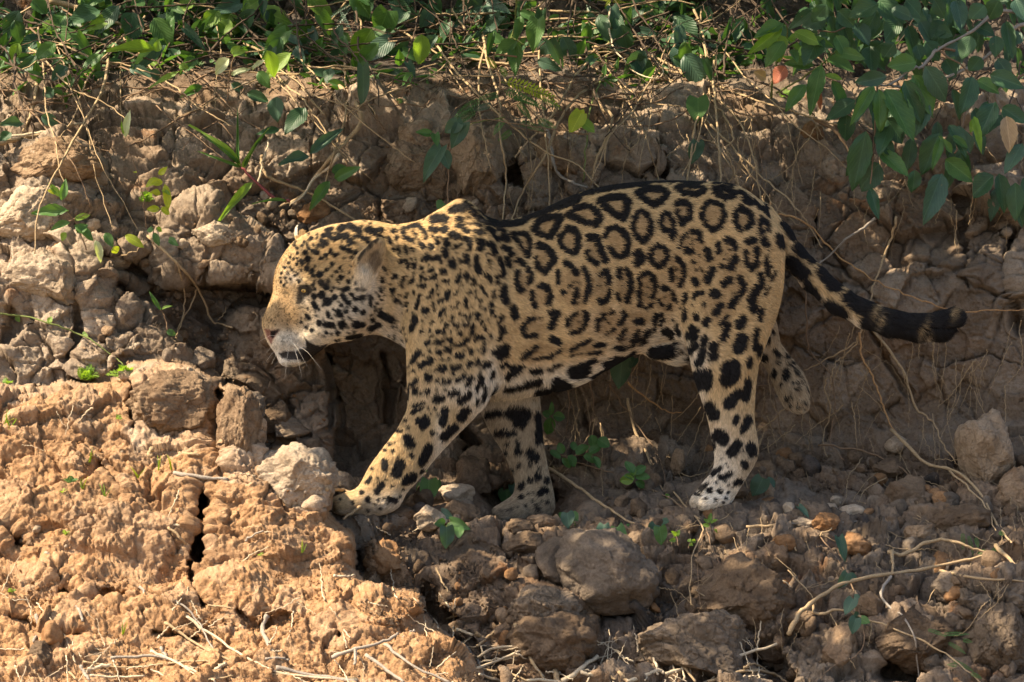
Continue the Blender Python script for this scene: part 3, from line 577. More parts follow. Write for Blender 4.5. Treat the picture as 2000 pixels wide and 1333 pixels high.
# ------------------------------------------------------------------ the coat: every marking as strokes  (radius: x,y x,y ...), laid out per area (x0, y0, scale)
MARKS = {
'head': (480, 380, 3.508, """20:630,240 650,228;20:690,218 730,238 765,255;24:820,248 865,262;20:628,292 678,292;26:705,332;14:738,290 790,305 830,330;20:905,243;20:905,295;
13:958,298 976,322;12:520,285 570,272;10:540,248 575,238;14:512,322 545,338;12:565,300 600,312;11:440,303;9:425,372;13:402,400;19:422,445;17:380,467;12:452,388 470,402;10:490,352 520,362;8:345,372;
15:650,368 678,385;18:700,392;13:745,405;11:718,440;13:572,402;14:606,424;13:540,422;11:510,440;11:490,402;13:585,482;12:552,517;10:612,532;11:640,502;20:500,552;14:450,522;14:412,512;11:460,560;9:440,542;
15:645,572;16:696,596;9:747,611;19:514,606;19:547,636;11:457,622;15:662,655 690,645;10:760,652;9:800,655;24:517,688;18:465,700;9:470,650;28:558,735;18:604,705;
14:655,690 672,720 700,742;15:716,686;12:735,715 800,703;12:840,700 840,745;7:890,740;14:460,745 480,772;11:650,760;22:743,785;18:792,806;18:630,802 645,825;15:682,800;12:560,810 565,830;
11:415,830 430,850;18:855,862;18:500,880;18:545,888 588,893;28:655,888;26:745,890 775,892;15:450,930;10:412,910;8:375,875;10:545,945;16:620,946;16:900,885 832,928;24:915,818 985,850;
12:675,982 765,970;8:600,1000;7:330,352;7:350,405;6:300,432;7:322,445;6:290,472;7:262,502;6:242,540;7:236,600;6:232,570;7:310,520;6:285,545;7:268,572;6:302,582;6:330,560;6:258,622;7:345,480;6:350,440;7:375,520;7:350,545;6:300,500;
7:380,355;7:395,330;6:415,345;7:460,350;6:480,300;7:600,270;8:830,205;9:770,225;7:360,600;7:700,540;7:730,570;7:590,560;7:560,600;7:600,640;6:700,640;6:625,600;7:580,660;7:525,760;7:500,790;7:600,790;6:700,840;6:590,850;6:480,830;7:420,780;
8:935,500 950,520;8:920,570 930,600;9:1000,570;7:975,610;9:905,640 920,660;8:900,690;8:920,720;7:870,770;8:850,820;9:990,900;7:1050,930;8:1000,960;7:1060,990"""),
'front': (760, 340, 3.508, """16:10,390;16:35,437;13:80,375 82,415 108,445 150,458;11:110,370 178,352;13:180,355 235,400 240,438;7:150,395;7:165,412;5:140,375;
20:282,380 318,384;25:370,382;17:325,468;13:290,432;8:336,435;17:200,480 226,496;12:100,500 105,530;12:18,515;13:50,510;10:145,510 155,522;22:284,500;18:387,458 396,486;15:455,497;22:418,414 455,430;
28:290,318 350,305 370,310;22:420,250 488,238;24:470,312;13:445,357 488,357;13:497,388 530,396;14:540,245 572,280;12:582,305 640,336;12:600,235 640,270;15:660,288 722,322;10:570,340 615,364;15:582,400 632,402;11:530,296;
13:497,442 532,446 550,470;13:550,470 540,515;22:605,468 635,472 612,512;21:690,480 710,532;16:662,370 700,388;15:690,405 738,442;24:776,428 794,446;20:376,515 385,555;24:422,600 430,622;17:490,597;19:520,565 522,590;
17:242,568 262,574;16:295,580 338,568;11:350,600;16:362,655 370,668;20:588,572 590,620 612,662;9:660,545;14:680,598;16:742,578 768,630 774,690;10:216,590;11:214,642;17:160,615 162,628;12:108,595 120,638;13:70,590 72,602;
13:278,662 292,650;14:290,706 318,692;13:250,715;12:212,695 216,708;14:40,695;11:92,710 70,750;12:155,705 148,735;9:128,745;17:525,685 527,700;15:478,695 465,732;11:570,708 580,748;13:652,685 658,700;12:684,695 692,732;12:733,695 735,745;
12:375,728 400,730;10:330,760;12:200,756 240,764;9:168,800;18:15,790;14:30,852 42,866;13:105,835;11:292,794 270,838;7:340,822;13:408,800 395,846;9:450,820;10:205,820 198,865 185,912;11:340,862 362,862;11:295,880;13:545,805;9:618,758 640,790 665,835;
9:712,800 712,840;23:778,775 770,820 788,868;9:465,797;11:590,845;11:624,860;10:470,880;11:517,850 528,898;9:105,900;7:118,935;20:240,932 256,926;9:312,930;12:378,920 350,960;8:425,900;12:650,920;12:692,880 702,950;9:730,970;
12:485,948;11:520,965;12:556,965;13:585,950 615,962;12:602,985;12:435,975;19:180,978 155,1058;7:80,948;8:40,1040;14:10,990;15:395,1025;12:448,1030 468,1024;14:515,1025 535,1018;13:572,1030 555,1088;11:635,1010;13:655,1052;13:768,970 745,1025;8:670,995;
12:215,1075;8:275,1080;7:280,1060;15:335,1076 365,1070;7:425,1073;11:478,1092 492,1078;15:690,1100;19:775,1050 755,1120;12:740,1132;18:254,1155 268,1145;16:325,1143 360,1140;16:405,1122 420,1130;14:458,1162 500,1155 538,1128;
14:588,1130 602,1100 638,1118;21:340,1215;8:270,1207;15:395,1188 415,1202;17:462,1238 495,1242;17:552,1200 562,1212;10:610,1200;10:652,1150 642,1220;13:208,1218 160,1282;17:288,1270 215,1308;19:550,1292;13:610,1270 590,1300;
6:365,1260;8:405,1265;18:360,1322;20:460,1310;19:660,1300;28:728,1212 790,1185 785,1225 765,1240;12:795,1295;12:822,1316 910,1308;16:505,200 560,248;12:445,222 500,208;10:575,262 640,318;6:60,830;6:125,880;6:460,545;6:440,570;6:690,640;6:560,760;6:510,760;6:590,800;6:620,900;6:250,980;6:500,1000;6:300,1010;6:360,1000;
15:665,330 725,345 780,350;19:760,335 835,342 905,325;20:915,305 1000,275 1110,235;29:1150,222 1285,168;15:1325,138 1420,120;18:1450,110 1560,88 1750,62;11:735,378 785,390;
13:832,408 880,402 935,412 955,450;15:955,450 952,500 942,562;11:935,560 895,500 855,440 832,408;17:765,500 812,515 830,550;17:800,580 818,622;
20:985,372 1020,322 1085,300 1165,296;22:1165,300 1135,370 1098,430;17:1090,435 1040,415 1000,400 985,375;24:1015,490 1060,502 1100,545 1122,590;18:1122,600 1090,620;16:1085,635 1058,678 1015,650 1000,612;9:1000,600 1000,570;
22:1215,375 1265,395 1285,430;18:1285,430 1280,510 1255,545;15:1245,545 1200,525 1165,475 1165,430 1185,410;17:1220,285 1265,235 1340,220 1395,240;22:1395,245 1432,300 1405,350;19:1400,352 1340,335 1270,305 1220,285;
22:1358,438 1405,440 1420,480 1445,550 1465,592;13:1410,615 1365,595 1345,560 1345,530;15:1470,430 1490,380 1540,365 1590,395;19:1590,395 1625,460 1615,540 1570,575;16:1565,575 1525,550 1500,510;
22:1430,190 1500,165 1580,160 1625,190;25:1622,195 1605,270 1592,305;20:1590,305 1530,280 1470,225 1430,190;17:875,592 915,620;13:865,670 868,750 885,805;15:885,805 905,790;16:940,652 962,700 945,742;15:970,808 968,860 990,905;
20:1030,760 1075,778 1095,840 1080,880;27:840,915 855,968;19:1200,612 1240,640 1272,682;17:1320,650 1348,710 1358,790 1330,862;13:1150,670 1150,742;18:1185,810;13:1225,765;16:1272,795 1255,880;6:1280,740;6:1250,740;
16:1435,690 1470,668 1490,700 1488,745;17:1425,862 1440,885 1480,860 1495,800;6:1420,770;17:1560,662 1562,705;17:1612,660 1640,710 1638,790 1620,865;14:1548,822 1560,862;6:1590,770;23:1680,545 1712,570 1682,612;
15:975,985 925,1015 905,1060 920,1105;15:935,1112 1000,1102;22:1095,950 1138,945 1115,1000 1098,1048;9:1030,985;14:1265,950 1222,985 1210,1035;18:1330,950 1342,985 1318,1040;14:1310,1050 1280,1080 1230,1080;6:1285,1012;
14:1460,960 1412,1015 1412,1070;20:1512,947;19:1590,950 1602,965 1568,1020;9:1532,1062 1475,1096;8:1495,1020;6:1470,990;12:1005,1180 930,1228 900,1260;22:1100,1120 1148,1150;9:1165,1195 1095,1248 1000,1262;
11:1370,1135 1295,1168 1230,1212;18:1405,1168 1455,1170;11:1350,1232 1440,1215;5:1220,1245 1300,1228;13:1610,1065 1550,1130;23:1545,1188 1575,1192;8:1630,1130;10:1690,1070 1655,1130 1620,1190;18:1680,1000;12:1722,1012;7:1580,1120;7:1600,1090"""),
'rear': (1140, 320, 3.332, """14:335,322 355,310 400,335 425,385;16:425,390 415,450 370,510;14:370,510 325,470 302,410 322,345;19:340,190 400,165 490,165 528,195;21:525,205 490,245 440,268;20:440,268 390,240 345,200;
13:515,322 545,330 565,390 572,450;17:572,455 555,478;13:540,440 500,430 485,390 495,340 515,322;18:592,262 640,250 680,285 680,345;17:675,350 628,390;11:622,392 605,350 592,310;15:590,158 650,142 740,150 778,175;16:775,180 720,205 640,190 595,165;
13:825,250 885,275 898,335;16:898,340 872,400 825,435;13:822,435 778,395 755,340 770,275 815,248;17:835,168 900,160 968,190;18:965,205 910,222 850,190;16:1010,280 965,325 970,390 1000,430;19:1022,295 1070,335 1075,385 1052,412;
14:1140,352 1180,385 1192,430;11:1135,380 1130,450;9:1130,460 1160,440;22:1152,498 1166,520;14:690,438 735,448 748,500;10:650,455 618,500 610,540;20:655,565 685,568;6:670,480;6:700,500;6:690,525;6:720,490;
14:468,530 520,555 528,615;14:525,622 480,670 440,655;15:435,650 415,600 430,560 465,530;24:338,580 368,618 345,648;12:592,610 630,655 642,725 612,790;13:550,690 560,755;9:535,700;6:590,690;6:600,740;5:575,670;
20:788,562 802,620;11:700,640;24:822,688 792,762;20:705,752 720,778;6:742,600;6:750,670;6:760,700;6:720,690;14:860,518 862,572;19:915,495 960,520 968,550;25:965,618 938,672;15:882,668;6:910,590;6:925,560;6:900,620;
20:1052,510 1090,498;13:1035,570 1040,645 1068,690;16:1110,555 1108,630 1080,688;11:1208,530 1215,600 1205,665;12:1168,605 1168,650 1182,720;22:932,755 900,782;17:998,745 1022,790 1002,850;23:968,880 942,920;28:832,838 850,848;
12:768,912;22:872,925 842,970;14:705,865 710,850 760,840;16:650,850 648,890;14:652,950 645,1012;16:720,980 730,1010;20:790,1015 778,1042;19:500,805 530,812;12:480,890 492,915;14:568,840 580,880;12:550,920 542,940;
13:352,725 400,712 440,745 448,800;14:446,810 430,870;13:350,745 350,800 345,880 352,920;12:385,935 432,912;6:400,800;6:395,850;6:410,760;18:1130,720 1138,800;28:1108,812 1072,880 1088,948;15:1142,950 1128,1012;31:1015,1010 998,1048;
42:1008,1140 990,1195;12:912,990 868,1042;25:918,1050 890,1130;19:1108,1080 1100,1200;20:322,1030 360,1018;12:370,1035;9:345,1080 335,1140 295,1182;13:412,1082 362,1158;16:455,985 490,982;11:470,1005 450,1060;9:515,1018;20:522,1090 560,1100;10:570,1015;
8:600,1048;7:620,940;14:690,1060 716,1120;11:310,1230 240,1270;22:210,1272 130,1310;6:990,200;20:1030,225 1075,250;13:1080,235 1130,270;14:1130,280 1180,300 1215,350;9:1170,260 1210,300 1240,345;12:1240,350 1250,400;8:1100,245 1150,275;
8:830,130 900,122 960,150;12:0,190 80,180;13:100,160 200,140 330,122;11:330,122 480,112 640,110 780,120;7:550,130;6:660,130;10:1000,180 1060,215;7:430,1100;6:520,870;6:600,900;6:700,920;6:640,920;6:960,840;6:1180,560;8:1230,700 1200,760;9:1190,800 1160,860"""),
'foreleg': (600, 680, 3.508, """15:760,20 725,82;11:730,150;19:850,78 780,115;20:900,20;12:835,12;16:970,8;22:1035,45;12:1120,15;9:920,70;9:965,73;20:905,132 938,132;19:998,128 1045,115;17:1105,92 1105,110;12:1165,80 1155,110;26:828,185 832,195;15:752,210 715,240;14:895,217;
12:955,220;15:935,222 972,212;15:1028,218 1078,185;15:1122,190 1095,250;18:748,268 742,292;13:785,295;16:826,292 836,286;9:695,270 697,330;6:890,276;8:940,272;19:988,302 1038,298;28:890,335 915,332;24:1108,312 1055,352;11:800,366 730,392;
13:792,405 730,432;9:835,405;10:880,405;24:768,492 812,475 826,500 795,530;24:948,415 940,460 930,512;30:1092,420 1052,468;27:1012,535 935,602;13:682,488;12:700,536;14:630,560 642,564;16:855,568 862,574;5:893,580;30:690,605 715,650;
30:838,665 815,720 790,765;12:593,700;12:545,690;12:575,650;15:720,722 726,730;5:605,640;5:630,730;21:542,768 540,812;36:640,785 620,845;9:455,820;11:800,825 790,840;29:728,872 675,905;9:548,885;5:490,880;10:445,880 420,912;
22:515,925 492,978;12:590,938;14:385,982;17:570,1025 610,1042;20:430,1030;9:500,1030;7:535,1020;9:640,1010;11:515,1090;11:430,1105;12:325,1050;7:240,1030;7:660,960;5:640,560;
24:1448,132 1370,190;22:1540,150 1590,146;20:1590,222 1500,242;18:1500,242 1360,280;33:1702,232 1755,268 1600,290;34:1800,160;12:1720,112 1650,142;13:1530,22 1470,62;9:1720,20 1620,60 1540,72;15:1300,252 1270,300;14:1270,155 1260,192;
22:1212,110 1235,100;16:1195,200 1195,230;12:1222,260 1210,340;11:1185,170 1160,285;12:1170,340 1165,380;15:1335,115 1360,105;8:670,40;8:1000,170;5:1080,150;5:870,150;5:1000,260;5:850,440;5:900,450;6:560,1060;6:480,1060;6:700,1000"""),
'hindleg': (1240, 600, 3.175, """20:330,165 350,180;17:350,132 368,190;19:420,190 415,225;24:345,250 365,235;26:475,235 470,305;23:412,270 392,338;19:700,320 692,355;44:562,370 600,360 596,420 560,440;33:385,412 440,410 442,475;26:400,440 400,480;
24:695,450 680,558;33:640,525 575,592;36:462,605 492,660;16:628,675 615,712;25:698,685 670,752;42:520,790 540,808;31:632,845 596,890;27:710,855 722,895;8:668,885;19:672,958 680,975;12:530,990 482,1032;15:590,1022 532,1052;8:520,1040;
17:618,1080 655,1068;9:575,1095;12:432,1105 410,1130;18:462,1132;18:525,1137;11:575,1145;7:545,1205;5:540,930;5:555,965;5:575,982;9:480,830 490,862;10:380,1150;5:500,1180;5:600,1110;9:400,1160;8:440,1180;9:500,1195;8:560,1180;8:450,1090;8:500,1080;7:560,1070;14:380,140;30:150,265 215,275;26:95,270;
16:768,240 760,290;9:255,215 230,235;14:250,130 270,160"""),
'belly': (1080, 600, 6.667, """95:270,850 370,820;38:430,730 510,695;50:690,760 800,670;20:1020,585 880,690;46:480,960 650,860;40:650,860 900,740;26:900,740 1000,670;
52:1310,590 1400,610 1500,600;62:1460,320 1490,350;34:1210,310 1110,480;22:1640,570;46:1740,670;34:1795,260 1830,400;44:1815,490;36:1310,110 1290,170;22:1415,150 1390,225;60:40,1010 110,1060;26:1300,290""")}
MARKS_FAR = {
'foreleg': (600, 680, 3.508, """26:1240,440 1320,430;46:1405,432 1490,432 1458,490;24:1575,440 1582,520 1582,620;22:1300,568 1415,566;14:1440,632 1445,645;28:1445,690;31:1530,702 1560,740;14:1375,640;16:1358,700;14:1450,790;12:1530,780;18:1400,820;24:1580,865;
22:1530,890;14:1635,880 1635,905;20:1475,920 1475,945;12:1590,810;19:1625,960 1638,972;17:1480,1015;8:1560,985;8:1525,985;10:1610,1045;12:1650,1045;16:1575,1075 1590,1095;10:1550,1040;8:1500,1070;13:1408,1100;8:1450,1085;8:1375,1110;13:1570,1140;7:1340,1110;20:1600,990"""),
'hindleg': (1240, 600, 3.175, """21:800,180 802,205;15:860,265;14:880,290;14:925,295;14:840,150;19:770,302 800,310;15:855,392 858,412;18:922,385 925,422;10:878,338;12:940,345 955,345;11:988,395 988,410;8:978,370;16:1000,460;9:965,463;12:990,495;6:1015,425;6:1035,452;6:1040,480;12:935,555 955,545;7:1050,500;7:1065,540;8:1020,575 1040,585;9:900,470;9:1000,600;8:960,600;7:1040,620""")}
MARKS_TAIL = (1480, 380, 3.846, """34:200,200 262,300;48:305,385 405,465;60:490,560 575,665;60:680,765 810,855;110:960,930 1140,975;120:1270,985 1400,1000;120:1480,960 1560,900;38:150,320 160,360;44:240,480 350,580;28:380,660 455,760;38:530,800 640,890;
44:800,940 900,990;90:1140,975 1290,990""")
TAIL_PALE = [(1706, 605, 6, 12), (1717, 625, 5, 10), (1800, 640, 4, 14), (1812, 655, 5, 8), (1860, 618, 5, 12)]
HAIR_CREAM = []
TAN = np.array([.60, .435, .235]); GOLD = np.array([.62, .42, .20]); CREAM = np.array([.82, .76, .66]); BRN = np.array([.36, .24, .125]); BLK = np.array([.012, .011, .012]); GREY = np.array([.36, .31, .25])
BLOBS = [  # px, py, rx, ry, colour, strength
 (1000, 765, 130, 26, CREAM, 1), (1120, 752, 110, 26, CREAM, 1), (1210, 712, 60, 22, CREAM, .9), (1265, 672, 40, 12, CREAM, .8), (960, 745, 16, 60, CREAM, .8), (940, 800, 14, 60, CREAM, .7), (860, 880, 12, 60, CREAM, .6),
 (575, 690, 46, 30, CREAM, 1), (560, 660, 30, 26, CREAM, .75), (566, 708, 40, 14, CREAM, 1), (620, 640, 40, 26, CREAM, .45), (690, 610, 40, 40, CREAM, .55), (715, 560, 24, 40, CREAM, .7), (640, 600, 40, 30, CREAM, .35),
 (590, 585, 16, 14, CREAM, .5), (568, 545, 16, 14, CREAM, .6), (645, 500, 60, 40, GOLD, .5), (800, 450, 120, 36, GOLD, .6), (556, 592, 26, 44, BRN*1.1, .8), (566, 625, 24, 22, BRN*1.1, .7), (530, 622, 22, 20, BRN*1.1, .6), (1400, 900, 50, 80, CREAM, .6), (1390, 970, 60, 40, CREAM, .75),
 (1460, 890, 26, 50, GREY, .5), (1370, 760, 12, 100, CREAM, .4), (760, 980, 60, 24, CREAM, .45), (700, 640, 30, 16, TAN, .4), (1190, 560, 260, 90, TAN*1.04, .4), (1120, 690, 140, 30, GOLD, .5), (1340, 690, 40, 30, CREAM, .5)]
ROS = [(1064, 443, 22, 14), (1141, 421, 22, 14), (1196, 405, 20, 16), (1270, 383, 22, 12), (1250, 446, 16, 24), (1295, 436, 10, 20), (1330, 414, 14, 18), (1387, 420, 18, 22), (1343, 367, 18, 8), (1445, 425, 16, 18), (1480, 440, 10, 16), (1110, 470, 16, 22), (1058, 506, 14, 22),
 (1155, 495, 12, 22), (1203, 475, 18, 26), (1018, 478, 10, 18), (1122, 560, 34, 34), (1174, 560, 14, 28), (1215, 558, 14, 30), (1343, 468, 20, 20), (1280, 500, 20, 18), (1318, 530, 14, 28), (1363, 520, 20, 40), (1413, 505, 22, 24), (1462, 498, 16, 28), (1260, 565, 14, 32),
 (1035, 635, 26, 22), (1125, 630, 20, 20), (1182, 630, 26, 24), (1050, 685, 36, 16), (1130, 680, 30, 12), (1225, 655, 26, 22), (1425, 550, 22, 26), (1395, 600, 26, 30), (1017, 555, 14, 22), (1050, 575, 14, 22), (1300, 590, 20, 20), (1245, 620, 20, 14), (1000, 505, 10, 16)]
def mark_set(M):
    x0, y0, s, txt = M; out = []
    for part in txt.replace('\n', '').split(';'):
        if not part.strip(): continue
        r, pts = part.split(':'); pts = [tuple(float(v) for v in p.split(',')) for p in pts.split()]
        out.append((float(r)/s, [(x0+x/s, y0+y/s) for x, y in pts]))
    return out
S_NEAR = [m for k, M in MARKS.items() for m in mark_set(M)]; S_FAR = [m for k, M in MARKS_FAR.items() for m in mark_set(M)]; S_TAIL = mark_set(MARKS_TAIL)
def stroke_mask(X, Y, strokes, soft, grow=1.15):
    """0..1 darkness at points (order by X for speed)"""
    o = np.argsort(X); xs_, ys_ = X[o], Y[o]; m = np.full(len(X), -99., np.float32)
    for r, pts in strokes:
        a, b = min(p[0] for p in pts)-r-4, max(p[0] for p in pts)+r+4
        i0, i1 = np.searchsorted(xs_, (a, b)); sx, sy = xs_[i0:i1], ys_[i0:i1]
        q = (sy > min(p[1] for p in pts)-r-4) & (sy < max(p[1] for p in pts)+r+4)
        if not q.any(): continue
        ii = np.nonzero(q)[0]+i0
        d = polydist(xs_[ii], ys_[ii], pts if len(pts) > 1 else pts*2)-(.6 if pts[0][0] > 980 and pts[0][1] < 545 and 2.5 < r < 7 else 0)
        m[ii] = np.maximum(m[ii], r*1.05+(grow if pts[0][1] < 600 else grow-.25)+(.35 if pts[0][0] < 660 else 0)-d)
    res = np.empty_like(m); res[o] = m
    return sstep(-soft, soft, res)
def coat(Pw, N, jitter=0.0):
    """coat colour (linear) at points of the skin; Pw (n,3)"""
    n = len(Pw); far = Pw[:, 1] > .03
    y0 = np.where(far, .10, -.10); k = S0*(y0-CAMY)/12
    X = Pw[:, 0]/k+1000; Y = 666.5-Pw[:, 2]/k
    w1 = perlin(Pw[:, 0]*70, Pw[:, 1]*70, Pw[:, 2]*70); w2 = perlin(Pw[:, 0]*70+31, Pw[:, 1]*70, Pw[:, 2]*70+11)
    if jitter: jt = np.interp(X, [640, 800], [.35, 1])*jitter; X = X+rng.normal(0, 1, n)*jt; Y = Y+rng.normal(0, .8, n)*jt
    wa = np.interp(X, [700, 800], [1.0, 1.9]); Xw = X+w1*wa; Yw = Y+w2*wa
    C = np.tile(TAN, (n, 1))
    # paler underside and inner sides of the legs
    und = sstep(.2, .9, -N[:, 2])*.8
    C += (CREAM-C)*und[:, None]
    bigf = fbm(Pw[:, 0]*9, Pw[:, 1]*9, Pw[:, 2]*9, 3)
    C *= (1+.10*bigf)[:, None]
    for px, py, rx, ry, c, st in BLOBS:
        g = np.exp(-((X-px)/rx)**2-((Y-py)/ry)**2)*st
        C += (c-C)*np.clip(g*1.25, 0, 1)[:, None]
    for px, py, rx, ry in ROS:
        g = np.clip(1.3*np.exp(-(((Xw-px)/(rx*1.15))**2+((Yw-py)/(ry*1.15))**2)**2), 0, 1)*.7
        C += (BRN*1.05-C)*g[:, None]
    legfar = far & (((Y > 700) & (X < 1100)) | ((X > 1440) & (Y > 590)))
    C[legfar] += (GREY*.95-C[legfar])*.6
    tail = (X > 1519) & ~(legfar | ((Y > 660) & (X < 1600))) | ((X > 1500) & (Y < 520))
    dk = np.zeros(n, np.float32)
    nr = ~far | ((Y < 440) & ~tail); nr &= ~tail
    nearm = np.nonzero(nr)[0]; dk[nearm] = stroke_mask(Xw[nearm], Yw[nearm], S_NEAR, .9)
    lf_ = np.nonzero(legfar)[0]; dk[lf_] = stroke_mask(Xw[lf_], Yw[lf_], S_FAR, .9)
    tl = np.nonzero(tail)[0]; dk[tl] = stroke_mask(Xw[tl], Yw[tl], S_TAIL, 1.6)
    for px, py, rx, ry in TAIL_PALE: dk[tl] *= 1-.6*np.exp(-(((X[tl]-px)+(Y[tl]-py)*.4)/rx)**2-((Y[tl]-py)/ry)**2)
    oth = np.nonzero(far & ~legfar & ~tail & ~nr)[0]            # far flank: rosettes of the same kind
    if len(oth):
        F1, F2, _, _ = voro(Pw[oth, 0]/.085, Pw[oth, 2]/.075, 5)
        dk[oth] = sstep(.20, .25, F1)*sstep(.46, .40, F1)*sstep(.04, .10, F2-F1)
    F1, _, Iv, _ = voro(Pw[:, 0]/.021, Pw[:, 2]/.019, 11)          # small stray spots between the large ones
    sm = sstep(.30, .20, F1+.1*w1)*(Iv > -.15)*np.clip(sstep(540, 570, X)*sstep(980, 900, X)*sstep(760, 700, Y)*(1-np.exp(-((X-590)/30)**2-((Y-640)/60)**2)), 0, 1)*sstep(.02, -.02, Pw[:, 1])
    dk = np.maximum(dk, sm*.85*(1-sstep(690, 700, X)*sstep(756, 748, X)*sstep(565, 555, Y)*sstep(468, 480, Y)))
    C = C*(1-dk)[:, None]+BLK*dk[:, None]
    # face: mouth, nose, eye rim, ears
    def patch(poly, col, st=1., soft=1.5, cond=None):
        sd = polysdf(X, Y, poly); g = sstep(-soft, soft, sd+w1*1.0)*st
        if cond is not None: g = g*cond
        C[:] = C+(np.array(col)-C)*g[:, None]
    fr = (X < 770) & (Y < 730) & ~far
    if fr.any():
        patch([(592, 655), (604, 668), (622, 676), (638, 672), (622, 688), (606, 704), (588, 706), (582, 698), (592, 686), (597, 672)], (.02, .014, .012), .97)
        patch([(541, 689), (556, 686), (578, 685), (592, 678), (600, 690), (586, 702), (562, 704), (549, 698)], (.025, .02, .018), .95)
        patch([(513, 641), (528, 644), (546, 644), (540, 652), (532, 664), (528, 672), (520, 660)], (.30, .12, .09), .9)
        patch([(527, 646), (546, 644), (538, 652), (530, 662), (527, 655)], (.02, .012, .01), 1)
        patch([(582, 557), (600, 556), (613, 566), (606, 575), (596, 580), (588, 592), (577, 594), (579, 574)], (.030, .026, .024), .92)
        patch([(598, 540), (640, 548), (652, 566), (636, 560), (612, 552), (600, 550)], (.06, .045, .035), .55, 3)
        for dy, cx in ((0, 560), (8, 558), (15, 562)):            # whisker rows
            patch([(cx-14, 656+dy), (cx+16, 662+dy), (cx+16, 664+dy), (cx-14, 658+dy)], (.10, .08, .06), .45, .8)
    fl = perlin(Pw[:, 0]*260, Pw[:, 1]*260, Pw[:, 2]*260)+.5*perlin(Pw[:, 0]*520, Pw[:, 1]*520, Pw[:, 2]*520)
    fm = (sstep(640, 600, X)*sstep(672, 640, Y)*sstep(460, 490, Y)*.75+sstep(720, 690, X)*(Y < 640)*.30)*(X < 760)
    C[:] = C*(1-fm*sstep(.05, .55, fl)*.75)[:, None]
    mz = np.exp(-((X-560)/30)**2-((Y-662)/22)**2)*sstep(.1, .5, perlin(Pw[:, 0]*500, Pw[:, 1]*300, Pw[:, 2]*170)); C[:] = C*(1-.72*mz)[:, None]
    ear = (X > 698) & (X < 758) & (Y > 462) & (Y < 576) & (Pw[:, 1] < -.09)
    if ear.any():
        patch([(694, 516), (712, 497), (730, 480), (744, 475), (748, 490), (744, 515), (732, 538), (716, 546), (702, 535)], (.40, .30, .19), .85, 2, ear)
        patch([(720, 500), (738, 492), (744, 500), (740, 522), (730, 534), (720, 522)], (.07, .045, .03), .75, 4, ear)
        patch([(690, 518), (704, 498), (716, 486), (728, 474), (743, 468), (738, 477), (722, 490), (708, 504), (698, 520)], (.025, .02, .016), .95, 1.2, ear)
    for (cx_, cy_, rx_, ry_, st_) in ((712, 548, 13, 20, .95), (722, 556, 10, 14, .8), (704, 530, 8, 12, .6)):
        g_ = np.exp(-((X-cx_)/rx_)**2-((Y-cy_)/ry_)**2)*st_*(Pw[:, 1] < 0)*(.75+.5*np.clip(perlin(Pw[:, 0]*300, Pw[:, 1]*300, Pw[:, 2]*90), -1, 1)); C[:] = C+(CREAM*.92-C)*np.clip(g_, 0, 1)[:, None]
    ef = (X < 604) & (Y < 463) & (Pw[:, 1] > .035)
    C[ef] = np.where((X[ef] < 583)[:, None], CREAM*.9, BLK)
    soil = sstep(965, 1000, Y)*(Y < 1040)*.55*(.6+.6*np.clip(bigf, -.5, .5)+.4*np.clip(w1, -1, 1)); C += (np.array([.16, .12, .09])-C)*np.clip(soil, 0, .8)[:, None]
    return np.clip(C, .005, 1), dk
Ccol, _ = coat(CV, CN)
def skin_mat():
    t = NT('jaguar_coat'); at = t.n('ShaderNodeVertexColor', layer_name='coat'); pos = geopos(t)
    g = t.ramp(t.noise(350, 3, .7, pos), [(.3, (.72, .72, .72)), (.7, (1.1, 1.1, 1.1))])
    c = t.mix(1, at.outputs[0], g, 'MULTIPLY')
    return t.fin(t.bsdf(c, .8, t.bump(t.noise(260, 4, .7, pos), .35, .004), .1).outputs[0])
def hair_mat():
    t = NT('jaguar_fur'); at = t.n('ShaderNodeAttribute', attribute_name='col'); hi = t.n('ShaderNodeHairInfo')
    v = t.ramp(hi.outputs['Random'], [(0, (.58, .55, .50)), (1, (1.32, 1.30, 1.26))])
    c = t.mix(1, at.outputs['Color'], v, 'MULTIPLY')
    b = t.bsdf(c, .62, None, .22)
    return t.fin(b.outputs[0])
cat_root = bpy.data.objects.new('jaguar', None); COL.objects.link(cat_root); cat_root.location = (0, 0, -.49)
tag(cat_root, 'large spotted jaguar walking left with lowered head and trailing black-ringed tail', 'jaguar')
def catpart(name, data, kind=None, label=None):
    o = bpy.data.objects.new(name, data); COL.objects.link(o); o.parent = cat_root; o.location = (0, 0, .49)
    return tag(o, label, None, kind)
me = make_mesh('body', CV, CF, skin_mat()); vcol(me, 'coat', Ccol)
catpart('body', me)
